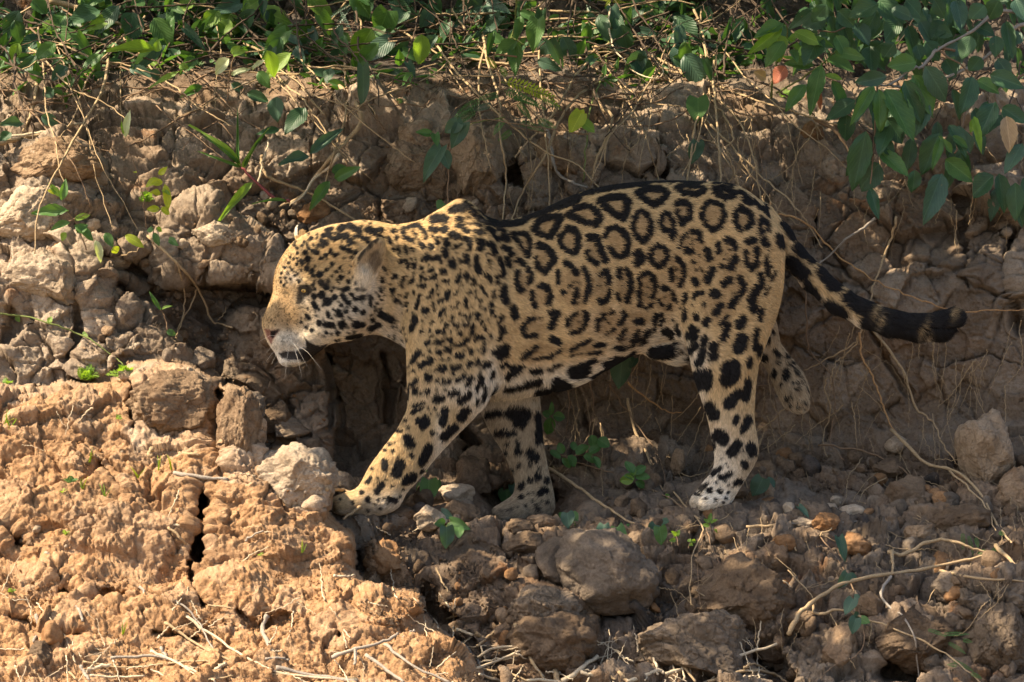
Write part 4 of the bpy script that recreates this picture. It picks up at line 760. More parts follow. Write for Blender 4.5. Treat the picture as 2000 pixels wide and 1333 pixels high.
# ------------------------------------------------------------------ fur strands
def groom(Pw, N):
    """direction the coat lies in"""
    X = Pw[:, 0]/KP+1000; Y = 666.5-Pw[:, 2]/KP
    G = np.tile(np.array([1., 0, -.35]), (len(Pw), 1))
    leg = sstep(640, 800, Y)*(((X < 1080) & (Y > 640)) | ((X > 1330) & (X < 1500)))
    G += (np.array([-.15, 0, -1.])-G)*leg[:, None]
    sh = np.exp(-((X-900)/90)**2-((Y-620)/120)**2); G += (np.array([.35, 0, -1.])-G)*sh[:, None]
    h = sstep(760, 700, X)
    c = np.array([640., 580.]); G += (np.stack([np.clip((X-520)/120, -.2, 1), np.sign(Pw[:, 1])*.3, -(Y-560)/140], 1)-G)*(h*(Y < 730))[:, None]
    tl = (X > 1515) & (Y < 670); sl = np.interp(X, [1500, 1640, 1800, 1870], [-1.0, -.8, -.15, .5]); G[tl] = np.stack([np.ones(tl.sum()), np.zeros(tl.sum()), sl[tl]], 1)
    fl = (X > 1485) & (Y > 600) & (Y > 560+(X-1485)*.2) & (Y > 640); G[fl] = (.6, 0, -1)
    er = (X > 700) & (X < 752) & (Y > 466) & (Y < 566) & (Pw[:, 1] < -.10); G[er] = (.25, 0, 1)
    paw = (Y > 950); G[paw] = (-.8, 0, -.5)
    G -= (G*N).sum(1)[:, None]*N
    return G/(np.linalg.norm(G, axis=1, keepdims=True)+1e-6)
def make_fur(nh):
    tri = np.concatenate([CF[:, [0, 1, 2]], CF[:, [0, 2, 3]]]); A, Bv, Cc = CV[tri[:, 0]], CV[tri[:, 1]], CV[tri[:, 2]]
    ar = np.linalg.norm(np.cross(Bv-A, Cc-A), axis=1)/2
    fn = CN[tri[:, 0]]; wgt = ar*np.where(fn[:, 1] < .35, 1.0, .30)
    Xt = A[:, 0]/KP+1000; wgt *= np.where(Xt < 770, 1.7, 1)*np.where(Xt > 1530, 1.3, 1)
    cs = np.cumsum(wgt); cs /= cs[-1]
    ti = np.searchsorted(cs, rng.random(nh)); u, v = rng.random(nh), rng.random(nh); f = u+v > 1; u[f] = 1-u[f]; v[f] = 1-v[f]
    T = tri[ti]; R = CV[T[:, 0]]*(1-u-v)[:, None]+CV[T[:, 1]]*u[:, None]+CV[T[:, 2]]*v[:, None]
    N = CN[T[:, 0]]*(1-u-v)[:, None]+CN[T[:, 1]]*u[:, None]+CN[T[:, 2]]*v[:, None]; N /= np.linalg.norm(N, axis=1, keepdims=True)
    G = groom(R, N)
    X = R[:, 0]/KP+1000; Y = 666.5-R[:, 2]/KP
    L = np.full(nh, .014)
    L *= np.interp(X, [520, 600, 700, 800, 1500, 1560, 1900], [.30, .5, .85, 1, 1, 1.4, 1.9])
    bel = (Y > 740) & (X > 940) & (X < 1180) | (Y > 655) & (X > 1180) & (X < 1350); L[bel] *= 1.5
    legm = (Y > 790); L[legm] *= .8
    L[(Y > 940)] *= .8
    L *= rng.uniform(.6, 1.25, nh)
    nse = np.clip((X-580)/80, 0, 1); lift = .24+.10*rng.random(nh)+.10*(X > 1530)
    side = np.cross(N, G); clump = perlin(R[:, 0]*90, R[:, 1]*90, R[:, 2]*90)
    dirn = G+side*(rng.normal(0, .22, nh)+clump*.55)[:, None]; dirn /= np.linalg.norm(dirn, axis=1, keepdims=True)
    P0 = R-N*.001; P1 = R+(dirn*.45+N*lift[:, None]*1.1)*L[:, None]*.55
    P2 = R+(dirn*.95+N*lift[:, None]*.75)*L[:, None]
    pts = np.stack([P0, P1, P2], 1).astype(np.float32).reshape(-1, 3)
    C, _ = coat(R, N, .9); tone = perlin(R[:, 0]*150, R[:, 1]*150, R[:, 2]*260)*.22+perlin(R[:, 0]*60, R[:, 1]*60, R[:, 2]*90)*.12; C = C*(1+tone)[:, None]
    cv = bpy.data.hair_curves.new('fur'); cv.add_curves([3]*nh)
    cv.attributes['position'].data.foreach_set('vector', pts.ravel()) if 'position' in cv.attributes else cv.points.foreach_set('position', pts.ravel())
    ra = cv.attributes.get('radius') or cv.attributes.new('radius', 'FLOAT', 'POINT')
    w = np.interp(X, [520, 620, 760, 1900], [.00032, .00045, .00055, .00062])
    ra.data.foreach_set('value', np.stack([w, w*.85, w*.18], 1).astype(np.float32).ravel())
    ca = cv.attributes.new('col', 'FLOAT_COLOR', 'CURVE'); C4 = np.ones((nh, 4), np.float32); C4[:, :3] = C; ca.data.foreach_set('color', C4.ravel())
    cv.materials.append(hair_mat())
    catpart('fur', cv, 'stuff')
make_fur(330000)
# ------------------------------------------------------------------ eye, whiskers
def uv_ball(r, ns=20, nr=12):
    V = [(0, 0, r)]; 
    for i in range(1, nr):
        for j in range(ns): V.append((r*math.sin(math.pi*i/nr)*math.cos(2*math.pi*j/ns), r*math.sin(math.pi*i/nr)*math.sin(2*math.pi*j/ns), r*math.cos(math.pi*i/nr)))
    V.append((0, 0, -r)); Fc = [(0, 1+j, 1+(j+1) % ns) for j in range(ns)]
    for i in range(nr-2):
        for j in range(ns): a = 1+i*ns+j; b_ = 1+i*ns+(j+1) % ns; Fc.append((a, a+ns, b_+ns, b_))
    e = len(V)-1; Fc += [(e, e-ns+(j+1) % ns, e-ns+j) for j in range(ns)]
    return V, Fc
def eye_mat():
    t = NT('amber_eye'); tc = t.n('ShaderNodeTexCoord'); sp = t.n('ShaderNodeSeparateXYZ'); t.l(tc.outputs['Object'], sp.inputs[0])
    d = t.math('SQRT', t.math('ADD', t.math('POWER', t.math('ADD', sp.outputs[0], .0035), 2.), t.math('POWER', t.math('ADD', sp.outputs[2], .001), 2.)))
    c = t.ramp(t.math('MULTIPLY', d, 70.), [(.10, (.01, .008, .005)), (.17, (.35, .20, .04)), (.34, (.62, .42, .12)), (.52, (.40, .26, .08)), (.6, (.03, .02, .01))])
    return t.fin(t.bsdf(c, .12, None, .6).outputs[0])
V, Fc = uv_ball(.0092); V = [(a, b, c*.68) for a, b, c in V]; e = catpart('eye', make_mesh('eye', V, Fc, eye_mat())); ex, ez = W3(596, 568)
e.location = (ex, -.0922, ez+.4895)
def tube(pts, radii, sides=6):
    pts = [Vector(p) for p in pts]; V = []; Fc = []; n = len(pts); ref = Vector((.3, .9, .2))
    for i, p in enumerate(pts):
        d = (pts[min(i+1, n-1)]-pts[max(i-1, 0)]).normalized(); s1 = d.cross(ref)
        if s1.length < .1: s1 = d.cross(Vector((1, 0, 0)))
        s1.normalize(); s2 = d.cross(s1); r = radii[i] if hasattr(radii, '__len__') else radii
        for k in range(sides): a = 2*math.pi*k/sides; V.append(p+(s1*math.cos(a)+s2*math.sin(a))*r)
    for i in range(n-1):
        for k in range(sides): Fc.append((i*sides+k, i*sides+(k+1) % sides, (i+1)*sides+(k+1) % sides, (i+1)*sides+k))
    Fc.append(tuple(range(sides))[::-1]); Fc.append(tuple((n-1)*sides+k for k in range(sides)))
    return V, Fc
t = NT('whisker'); M_wh = t.fin(t.bsdf((.75, .7, .62), .5).outputs[0])
for (x, y, tx, ty, dy) in [(556, 664, 520, 690, -.06), (560, 670, 530, 712, -.07), (566, 674, 556, 742, -.05), (552, 660, 505, 668, -.05), (572, 676, 590, 738, -.06), (562, 662, 600, 716, -.08), (575, 672, 628, 722, -.07), (566, 540, 536, 528, -.04), (570, 542, 544, 512, -.05), (572, 548, 596, 556, -.03), (545, 690, 520, 706, -.02)]:
    a = PV(x, y, -.088); b_ = PV(tx, ty, -.088+dy); mid = (a+b_)/2+Vector((0, -.01, .012))
    V, Fc = tube([a, (a+mid)/2+Vector((0, 0, .002)), mid, b_], [.00038, .00033, .00026, .00012], 4); catpart('whisker', make_mesh('whisker', V, Fc, M_wh))
# ------------------------------------------------------------------ rocks and clods
def rock_mat(name, c0, c1, crack=.5):
    t = NT(name); tc = t.n('ShaderNodeTexCoord'); oi = t.n('ShaderNodeObjectInfo'); pos = geopos(t)
    n = t.noise(16, 6, .65, pos); g = t.noise(150, 5, .7, pos)
    c = t.mix(t.ramp(n, [(.35, (0, 0, 0)), (.68, (1, 1, 1))]), c0, c1)
    c = t.mix(.7, c, t.ramp(g, [(.3, (.6, .6, .6)), (.6, (1.08, 1.08, 1.08))]), 'MULTIPLY')
    v = t.ramp(oi.outputs['Random'], [(0, (.78, .76, .74)), (1, (1.15, 1.13, 1.1))]); c = t.mix(1, c, v, 'MULTIPLY')
    vo = t.n('ShaderNodeTexVoronoi', feature='DISTANCE_TO_EDGE'); vo.inputs['Scale'].default_value = 26; 
    wv = t.n('ShaderNodeVectorMath', operation='ADD'); sc_ = t.n('ShaderNodeVectorMath', operation='SCALE'); nn = t.n('ShaderNodeTexNoise'); nn.inputs['Scale'].default_value = 20
    t.l(pos, nn.inputs['Vector']); t.l(nn.outputs['Color'], sc_.inputs[0]); sc_.inputs['Scale'].default_value = .04; t.l(pos, wv.inputs[0]); t.l(sc_.outputs[0], wv.inputs[1]); t.l(wv.outputs[0], vo.inputs['Vector'])
    ck = t.ramp(vo.outputs['Distance'], [(0, (0, 0, 0)), (.10, (1, 1, 1))])
    nb = t.bump(ck, crack, .006); nb = t.bump(t.noise(70, 7, .75, pos), .9, .014, nb); nb = t.bump(g, .6, .004, nb)
    return t.fin(t.bsdf(c, .95, nb, .12).outputs[0])
M_rk = {'buff': rock_mat('buff_clay', (.29, .215, .145), (.43, .33, .235), .7), 'pale': rock_mat('pale_clay', (.36, .28, .20), (.56, .46, .35), .3), 'brown': rock_mat('brown_clay', (.13, .09, .06), (.25, .18, .12), .4), 'grey': rock_mat('grey_clay', (.15, .12, .092), (.27, .215, .165), .3),
        'orange': rock_mat('orange_clay', (.26, .135, .06), (.38, .23, .125), .2), 'tan': rock_mat('tan_clay', (.22, .145, .09), (.38, .275, .18), .6), 'dark': rock_mat('dark_clay', (.05, .045, .04), (.14, .11, .09), .2), 'cracked': rock_mat('cracked_clay', (.17, .13, .092), (.29, .225, .165), .9)}
def ico(n):
    import bmesh
    bm = bmesh.new(); bmesh.ops.create_icosphere(bm, subdivisions=n, radius=1)
    V = np.array([v.co[:] for v in bm.verts], np.float32); Fc = np.array([[v.index for v in f.verts] for f in bm.faces], np.int32); bm.free(); return V, Fc
ICO = {n: ico(n) for n in (2, 3, 4, 5, 6)}
def rock_verts(n, seed, facets=9, rough=1.0, size=.1):
    V, Fc = ICO[n]; r = np.random.default_rng(seed); Q = V.copy()
    for i in range(facets):
        d = r.normal(size=3); d /= np.linalg.norm(d); c = r.uniform(.62, .86); s = Q@d; m = s > c; Q[m] -= np.outer((s[m]-c)*.92, d)
    o = seed*3.7; L = V
    q = Q*(1+.16*fbm(L[:, 0]*1.3+o, L[:, 1]*1.3, L[:, 2]*1.3, 2)[:, None])
    k = max(1., size/.05)
    q = q*(1+rough*.055*fbm(L[:, 0]*3.2+o, L[:, 1]*3.2, L[:, 2]*3.2, 3)[:, None]+rough*.018*fbm(L[:, 0]*9+o, L[:, 1]*9, L[:, 2]*9, 3)[:, None])
    if n >= 5:
        F1, F2, I, T = voro(L[:, 0]*3.2+L[:, 1]*1.1+o, L[:, 2]*3.2+L[:, 1]*1.7, 9); q = q*(1+rough*(.030*I+.10*T*.6-.035*(1-sstep(0, .10, F2-F1)))[:, None])
        F1, F2, I, T = voro(L[:, 0]*9+L[:, 1]*3+o, L[:, 2]*9+L[:, 1]*4, 9); q = q*(1+rough*(.012*I+.03*T-.012*(1-sstep(0, .14, F2-F1)))[:, None])
    return q, Fc
ROCKS = [ # px, py, rx, ry, material, seed, embed, label, name
 (930, 312, 48, 72, 'buff', 1, .02, 'big rounded tan clay lump above the jaguar shoulder', 'clay_boulder'),
 (818, 322, 68, 68, 'buff', 2, .10, 'wide tan clay lump left of the big rounded lump above the jaguar neck', 'clay_boulder'),
 (815, 262, 40, 30, 'buff', 41, .15, 'small tan clod on top of the wide clay lump', 'clay_clod'),
 (1096, 306, 46, 44, 'tan', 3, .1, 'brown clay lump under the curved root above the jaguar back', 'clay_boulder'),
 (1005, 385, 34, 24, 'grey', 4, .3, 'small grey clod in the dark hollow behind the withers', 'clay_clod'),
 (1215, 365, 44, 22, 'grey', 5, .3, 'pale grey clod just above the back of the jaguar', 'clay_clod'),
 (1583, 262, 24, 26, 'orange', 6, .55, 'rounded orange stone in the upper bank under the leafy shrub', 'stone'),
 (612, 420, 38, 28, 'orange', 7, .4, 'tan orange rock above the jaguar head with a yellow leaf', 'rock'),
 (1172, 1118, 98, 72, 'grey', 8, .06, 'large smooth grey brown boulder below the belly of the jaguar', 'boulder'),
 (1085, 1105, 36, 52, 'grey', 9, .3, 'grey slab leaning on the left side of the large smooth boulder', 'boulder'),
 (1922, 890, 50, 82, 'buff', 10, .02, 'tall pale standing rock at the right edge', 'boulder'),
 (1982, 965, 42, 52, 'tan', 11, .2, 'brown rock right of the tall pale standing rock', 'boulder'),
 (893, 965, 35, 19, 'pale', 12, .9, 'pale flat stone between the front legs', 'stone'),
 (840, 1013, 30, 24, 'pale', 13, .9, 'pale chunky stone below the vine leaf right of the front paw', 'stone'),
 (905, 1008, 36, 30, 'brown', 14, .6, 'brown stone right of the pale chunky stone', 'stone'),
 (868, 922, 38, 30, 'brown', 15, .7, 'brown rock behind the near foreleg', 'rock'),
 (922, 935, 38, 46, 'brown', 16, .6, 'brown upright rock behind the pale flat stone', 'rock'),
 (828, 975, 20, 22, 'brown', 17, .8, 'small brown clod touching the near front paw', 'clay_clod'),
 (788, 1003, 30, 16, 'brown', 18, .7, 'flat brown clod under the near front paw', 'clay_clod'),
 (1010, 1030, 26, 16, 'brown', 19, .8, 'brown stone under the toes of the far front paw', 'stone'),
 (1062, 1022, 32, 16, 'tan', 20, .8, 'tan stone under the heel of the far front paw', 'stone'),
 (1030, 1068, 40, 26, 'brown', 21, .5, 'brown clod below the far front paw', 'clay_clod'),
 (1450, 1168, 84, 68, 'brown', 22, .05, 'wide brown clay block with rooty top below the hind leg', 'clay_boulder'),
 (1365, 1268, 104, 68, 'cracked', 23, .12, 'broad cracked grey boulder at the bottom right of centre', 'boulder'),
 (1058, 1188, 62, 52, 'cracked', 24, .15, 'rounded cracked clod in front of the grey slab', 'clay_boulder'),
 (1095, 1262, 84, 66, 'brown', 25, .15, 'rusty brown mossy mound at the bottom centre', 'clay_boulder'),
 (1702, 1186, 27, 25, 'tan', 26, 1.0, 'tan rounded stone above the forked root at lower right', 'stone'),
 (1620, 997, 20, 13, 'pale', 27, 1.0, 'pale angular stone, larger of the left pair beside the leafy sprig', 'stone'),
 (1662, 1000, 24, 17, 'pale', 28, 1.0, 'pale slanted stone right of centre in the white stone row', 'stone'),
 (1541, 995, 13, 15, 'pale', 29, 1.0, 'small pinkish stone left of the white stone row', 'stone'),
 (1562, 1024, 32, 12, 'pale', 30, .9, 'broken pale slab under the small vine leaf right of the hind leg', 'stone'),
 (1632, 978, 12, 10, 'pale', 31, 1.0, 'little pinkish stone on top of the white stone row', 'stone'),
 (1703, 1008, 9, 8, 'pale', 32, 1.1, 'tiny round white stone right of the white stone row', 'stone'),
 (1612, 1022, 30, 18, 'orange', 33, .8, 'rusty orange stone under the white stone row', 'stone'),
 (1778, 972, 44, 36, 'brown', 34, .5, 'blocky brown clod with hanging rootlets at right', 'clay_clod'),
 (1735, 915, 30, 18, 'brown', 35, .8, 'brown stone above the rooty block at right', 'stone'),
 (1748, 868, 20, 16, 'pale', 36, 1.0, 'small pale angular stone at the foot of the wall below the tail', 'stone'),
 (1880, 1020, 58, 30, 'brown', 37, .5, 'low brown rock below the tall pale standing rock', 'rock'),
 (1798, 1040, 31, 17, 'tan', 38, .9, 'flat tan stone left of the curved pale root', 'stone'),
 (1774, 1066, 15, 17, 'pale', 39, 1.0, 'small pale upright stone under the flat tan stone', 'stone'),
 (1862, 1150, 38, 28, 'grey', 40, .7, 'grey stone above the long vine at lower right', 'stone'),
 (1938, 1250, 56, 74, 'cracked', 42, .15, 'big cracked clay block in the lower right corner', 'clay_boulder'),
 (1640, 1275, 34, 44, 'tan', 43, .6, 'pointed tan rock near the bottom right', 'rock'),
 (1790, 1245, 80, 56, 'brown', 44, .35, 'wide brown clod hanging over the dark hollow', 'clay_boulder'),
 (664, 948, 30, 24, 'pale', 45, .6, 'pale pointed stone left of the near front paw', 'stone'),
 (585, 935, 66, 56, 'pale', 46, .35, 'pale lumpy clay block lit by the sun left of the front paw', 'clay_boulder'),
 (471, 835, 44, 78, 'tan', 47, .30, 'tall sunlit mossy clod right of the crack in the mound', 'clay_boulder'),
 (330, 790, 84, 62, 'tan', 48, .25, 'sunlit rounded block on top of the mound', 'clay_boulder'),
 (95, 545, 84, 60, 'pale', 49, .30, 'pale sunlit boulder at the left edge of the bank', 'boulder'),
 (120, 320, 82, 46, 'tan', 50, .25, 'rounded pale tan lump below the broken canes', 'clay_boulder'),
 (1325, 905, 14, 26, 'tan', 51, 1.0, 'upright oblong stone between the legs', 'stone'),
 (1308, 908, 12, 14, 'brown', 52, 1.0, 'small rounded stone left of the upright oblong stone', 'stone'),
 (1430, 885, 26, 22, 'grey', 53, .8, 'grey stone just right of the near hind heel', 'stone'),
 (755, 1100, 38, 42, 'orange', 54, .35, 'rusty orange clod in the gap beside the mound', 'clay_clod'),
 (1440, 1180, 20, 14, 'orange', 55, .9, 'small orange stone on the wide brown clay block', 'stone'),
 (1530, 1060, 22, 16, 'orange', 56, .9, 'rusty stone above the climbing vine', 'stone'),
 (1670, 1065, 30, 22, 'orange', 57, .8, 'rusty orange clod above the long pale root', 'stone'),
 (1275, 860, 34, 26, 'brown', 58, .4, 'brown clod at the foot of the wall under the belly', 'clay_clod'),
 (540, 820, 26, 30, 'brown', 59, .6, 'brown rock in the shade right of the tall sunlit clod', 'rock'),
 (490, 790, 30, 26, 'grey', 60, .6, 'grey clod behind the tall sunlit clod', 'clay_clod'),
 (396, 700, 22, 20, 'grey', 61, .8, 'grey stone on the gully floor above the mound', 'stone'),
 (1560, 1210, 26, 20, 'brown', 62, .8, 'brown stone beside the bent end of the long pale root', 'stone'),
 (1615, 1160, 34, 20, 'grey', 63, .7, 'grey flat stone left of the tan rounded stone', 'stone'),
 (1500, 1265, 44, 30, 'brown', 64, .6, 'brown clod right of the broad cracked boulder', 'clay_clod'),
 (1742, 1158, 40, 22, 'cracked', 65, .6, 'cracked clod right of the tan rounded stone', 'clay_clod'),
 (1010, 1290, 20, 12, 'brown', 66, .9, 'small clod beside the bottom twig pile', 'clay_clod'),
 (85, 1290, 34, 30, 'brown', 67, .6, 'dark brown clod in the bottom left corner', 'clay_clod'),
 (100, 1240, 20, 22, 'orange', 68, .8, 'small orange clod above the bottom left clod', 'clay_clod'),
 (212, 505, 46, 26, 'pale', 69, .4, 'pale lump right of the sunlit left boulder', 'clay_clod'),
 (60, 420, 80, 50, 'pale', 70, .25, 'pale sloping lump under the small climbing plant at left', 'clay_boulder'),
 (420, 455, 40, 26, 'pale', 71, .5, 'pale sunlit clod under the arching red grass', 'clay_clod'),
 (500, 410, 40, 24, 'grey', 72, .5, 'grey clod below the red grass stem', 'clay_clod'),
]
def place_rock(name, px, py, rx, ry, mat, seed, emb, label, group=None, depth=None, n=None, rough=1.0):
    k = S0; size = max(rx, ry)*k
    n = n or (6 if max(rx, ry) > 60 else 5 if max(rx, ry) > 24 else 4)
    y = depth if depth is not None else min(Dq(px, py), Dq(px, py+ry*.6), Dq(px, py+ry) if emb >= .8 else 9)
    ryd = .5*(rx+ry)*k*.95; emb = emb+.8 if emb >= .8 else emb; rough = {8: .6, 9: .5, 10: .55, 12: .6, 13: .7, 28: .6, 26: .6, 6: .5}.get(seed, rough)
    q, Fc = rock_verts(n, seed, {8: 4, 12: 6}.get(seed, 8+seed % 5), rough, size)
    yc = y+ryd*(-.35 if emb >= .8 else .1+emb)
    x, _, z = P(px, py, yc)
    # fit outline size
    q = q*np.array([rx*k, ryd, ry*k])*1.12
    r = random.Random(seed); 
    o = link(name, make_mesh(name, q, Fc, M_rk[mat]), label=label, cat='rock' if 'stone' not in name else 'stone', group=group)
    o.location = (x, yc, z); o.rotation_euler = (r.uniform(-.15, .15), r.uniform(-.12, .12), r.uniform(-.3, .3))
    return o
for r_ in ROCKS:
    place_rock(r_[8], *r_[:7], r_[7])
# smaller stones one could still count
protos = []
for i in range(10):
    q, Fc = rock_verts(3, 200+i, 9, 1.3); protos.append((q, Fc))
pm = {}; ITEMS = []
def small(px, py, r, mat, group, label, kind, emb=.45):
    i = random.randrange(10)
    if (i, mat) not in pm: pm[(i, mat)] = make_mesh('stone', protos[i][0], protos[i][1], M_rk[mat])
    y = min(Dq(px, py), Dq(px, py+r*.8)); o = link('stone', pm[(i, mat)], label=label, cat='stone', group=group)
    ITEMS.append((o, px, py, ('tiny ' if r < 8 else 'small ' if r < 15 else '')+{'brown': 'brown', 'grey': 'grey brown', 'tan': 'tan', 'orange': 'rusty orange', 'dark': 'dark', 'pale': 'pale'}[mat]+' stone'))
    s = r*S0; o.location = P(px, py, y+s*.15); o.scale = (s*random.uniform(.8, 1.3), s*random.uniform(.8, 1.1), s*random.uniform(.65, 1.0))
    o.rotation_euler = [random.uniform(-3, 3) for _ in range(3)]
mats_g = ['brown']*6+['grey']*4+['tan', 'orange', 'orange', 'dark']
n = 0
while n < 170:
    px = random.uniform(1180, 2000); py = random.uniform(880, 1330) if random.random() < .6 else random.uniform(885, 1040)
    if py < 885+max(0, 0): continue
    small(px, py, random.uniform(6, 19) if random.random() < .7 else random.uniform(14, 26), random.choice(mats_g), 'small stones strewn over the shaded ground', 'small brown or grey stone lying among others on the shaded ground', 'stone'); n += 1
n = 0
while n < 55:
    px = random.uniform(700, 1180); py = random.uniform(985, 1300)
    if px < 720+(py-1000)*.8: continue
    small(px, py, random.uniform(6, 18), random.choice(mats_g), 'small clods under the front legs', 'small earthy clod on the ground below the front legs of the jaguar', 'stone'); n += 1
for i in range(26):
    px, py = random.choice([(random.uniform(40, 130), random.uniform(1030, 1085)), (random.uniform(150, 250), random.uniform(880, 905)), (random.uniform(0, 640), random.uniform(760, 1330))])
    small(px, py, random.uniform(4, 10), random.choice(['tan', 'pale', 'orange', 'tan']), 'little stones on the sunlit mound', 'little sunlit stone lying on the orange mound', 'stone')
for i in range(60):
    px, py = random.uniform(480, 1500), random.uniform(380, 460)
    if i > 20: px, py = random.uniform(180, 640), random.uniform(380, 720)
    small(px, py, random.uniform(5, 17), random.choice(['grey', 'tan', 'brown', 'pale']), 'small clods on the bank face', 'small dry clod resting on the left bank slope', 'stone')
name_by_place(ITEMS)
# crumbs: too many to count
def crumbs(name, n, regions, mat, smin_, smax_, label):
    q, Fc = ICO[2]; q = q*(1+.3*fbm(q[:, 0]*1.5, q[:, 1]*1.5, q[:, 2]*1.5, 2)[:, None])
    base = np.array([[0, 0, 1], [.9, .1, -.4], [-.5, .8, -.35], [-.45, -.85, -.4], [.2, .3, -1]])*.9; fc = np.array([[0, 1, 2], [0, 2, 3], [0, 3, 1], [4, 2, 1], [4, 3, 2], [4, 1, 3]])
    Vs, Fs = [], []; k = 0
    while k < n:
        rg = random.choice(regions); px = random.uniform(rg[0], rg[2]); py = random.uniform(rg[1], rg[3])
        if perlin(px/60, py/60, 3.) < random.uniform(-.5, .25): continue
        s = random.uniform(smin_, smax_)*random.random()**1.5*S0+.001; y = Dq(px, py)
        R = np.array(Matrix.Rotation(random.uniform(0, 6), 3, Vector((random.gauss(0, 1), random.gauss(0, 1), random.gauss(0, 1))).normalized()))
        v = (base*np.random.uniform(.6, 1.2, (5, 3)))@R*s+np.array(P(px, py, y-s*.1)); Vs.append(v); Fs.append(fc+5*k); k += 1
    link(name, make_mesh(name, np.concatenate(Vs), np.concatenate(Fs).astype(np.int32), mat, False), label=label, kind='stuff')
crumbs('earth_crumbs', 9000, [(1150, 885, 2000, 1333), (1180, 890, 2000, 1010), (700, 1010, 1300, 1333)], M_rk['brown'], 3, 9, 'loose brown crumbs of earth scattered over the shaded ground')
crumbs('clay_crumbs', 4500, [(0, 760, 640, 1333), (0, 1120, 900, 1333)], M_rk['orange'], 2, 6, 'fine orange crumbs scattered over the sunlit mound')
crumbs('dry_crumbs', 3500, [(150, 350, 640, 720), (480, 380, 1300, 440), (560, 180, 2000, 420)], M_rk['tan'], 2, 7, 'dry tan crumbs on the ledges of the bank')
# ------------------------------------------------------------------ leaves
def leaf_mesh(name, kind):
    nt, ns = (12, 6) if kind != 'blade' else (10, 2); V = []; Fc = []
    if kind == 'pinnate':                                # a rib with paired leaflets
        for i in range(13):
            t = .08+i*.072; l = .20*math.sin(math.pi*min(1, .25+t*.72))
            for sgn in (-1, 1):
                b0 = len(V); d = Vector((.35, sgn*1, .1)).normalized(); w = Vector((.032, 0, 0)); p = Vector((t, 0, -.25*t*t))
                V += [p, p+d*l*.5-w, p+d*l, p+d*l*.5+w]; Fc.append((b0, b0+1, b0+2, b0+3))
        b0 = len(V)
        for i in range(6): t = i/5; V += [Vector((t, -.006, -.25*t*t)), Vector((t, .006, -.25*t*t))]
        for i in range(5): Fc.append((b0+2*i, b0+2*i+1, b0+2*i+3, b0+2*i+2))
        return make_mesh(name, [v[:] for v in V], Fc)
    if kind == 'lobed':                                  # deeply cut feathery leaf
        for i in range(5):
            t = .15+i*.19; l = .34*math.sin(math.pi*min(1, .2+t*.75))+.06
            for sgn in (-1, 1):
                b0 = len(V); d = Vector((.6, sgn*1, .2)).normalized(); n = d.cross(Vector((0, 0, 1))).normalized(); p = Vector((t*.9, 0, .15*math.sin(t*3)))
                V += [p, p+d*l*.45-n*.06, p+d*l*.7-n*.11, p+d*l*.82, p+d*l*1.05, p+d*l*.8+n*.05, p+d*l*.6+n*.10, p+d*l*.3+n*.04]; Fc.append(tuple(range(b0, b0+8)))
        b0 = len(V)
        for i in range(6): t = i/5; w = .035*(1-t)+.012; V += [Vector((t, -w, .15*math.sin(t*3))), Vector((t, w, .15*math.sin(t*3)))]
        for i in range(5): Fc.append((b0+2*i, b0+2*i+1, b0+2*i+3, b0+2*i+2))
        return make_mesh(name, [v[:] for v in V], Fc)
    rr = random.Random(hash(kind) % 1000 if False else len(kind)*7+ord(name[-1]))
    bend = rr.uniform(.06, .20); fold = rr.uniform(.10, .3); tw = rr.uniform(-.25, .25); wav = rr.uniform(.02, .05); cb = rr.uniform(-.10, .10)
    for i in range(nt+1):
        t = i/nt
        if kind == 'heart': w = .5*(math.sin(math.pi*min(1, t*.82+.20))**.8)*(1-.25*t) if t > .02 else .30; off = -.13*(1-t)**3
        elif kind == 'blade': w = .5*min(1, (t+.05)*6)*(1-t)**.6; off = 0
        elif kind == 'oval': w = .5*math.sin(math.pi*t**.85)**.65; off = 0
        else: w = .5*math.sin(math.pi*t**.78)**.85; off = 0
        if i == nt: w = .004
        for j in range(ns+1):
            s = -1+2*j/ns; y = s*w; serr = 1+.04*(-1)**i*(abs(s) > .9)*(kind == 'lance')
            x = t+(off*abs(s)**1.2*1.0 if kind == 'heart' else 0)
            z = abs(y)*fold-bend*t*t-(.5*t*t*.6 if kind == 'blade' else 0)+wav*math.sin(t*9+s*2)*abs(s)+tw*t*y
            V.append((x, y*serr+cb*t*t, z))
    for i in range(nt):
        for j in range(ns): a = i*(ns+1)+j; Fc.append((a, a+1, a+ns+2, a+ns+1))
    return make_mesh(name, V, Fc)
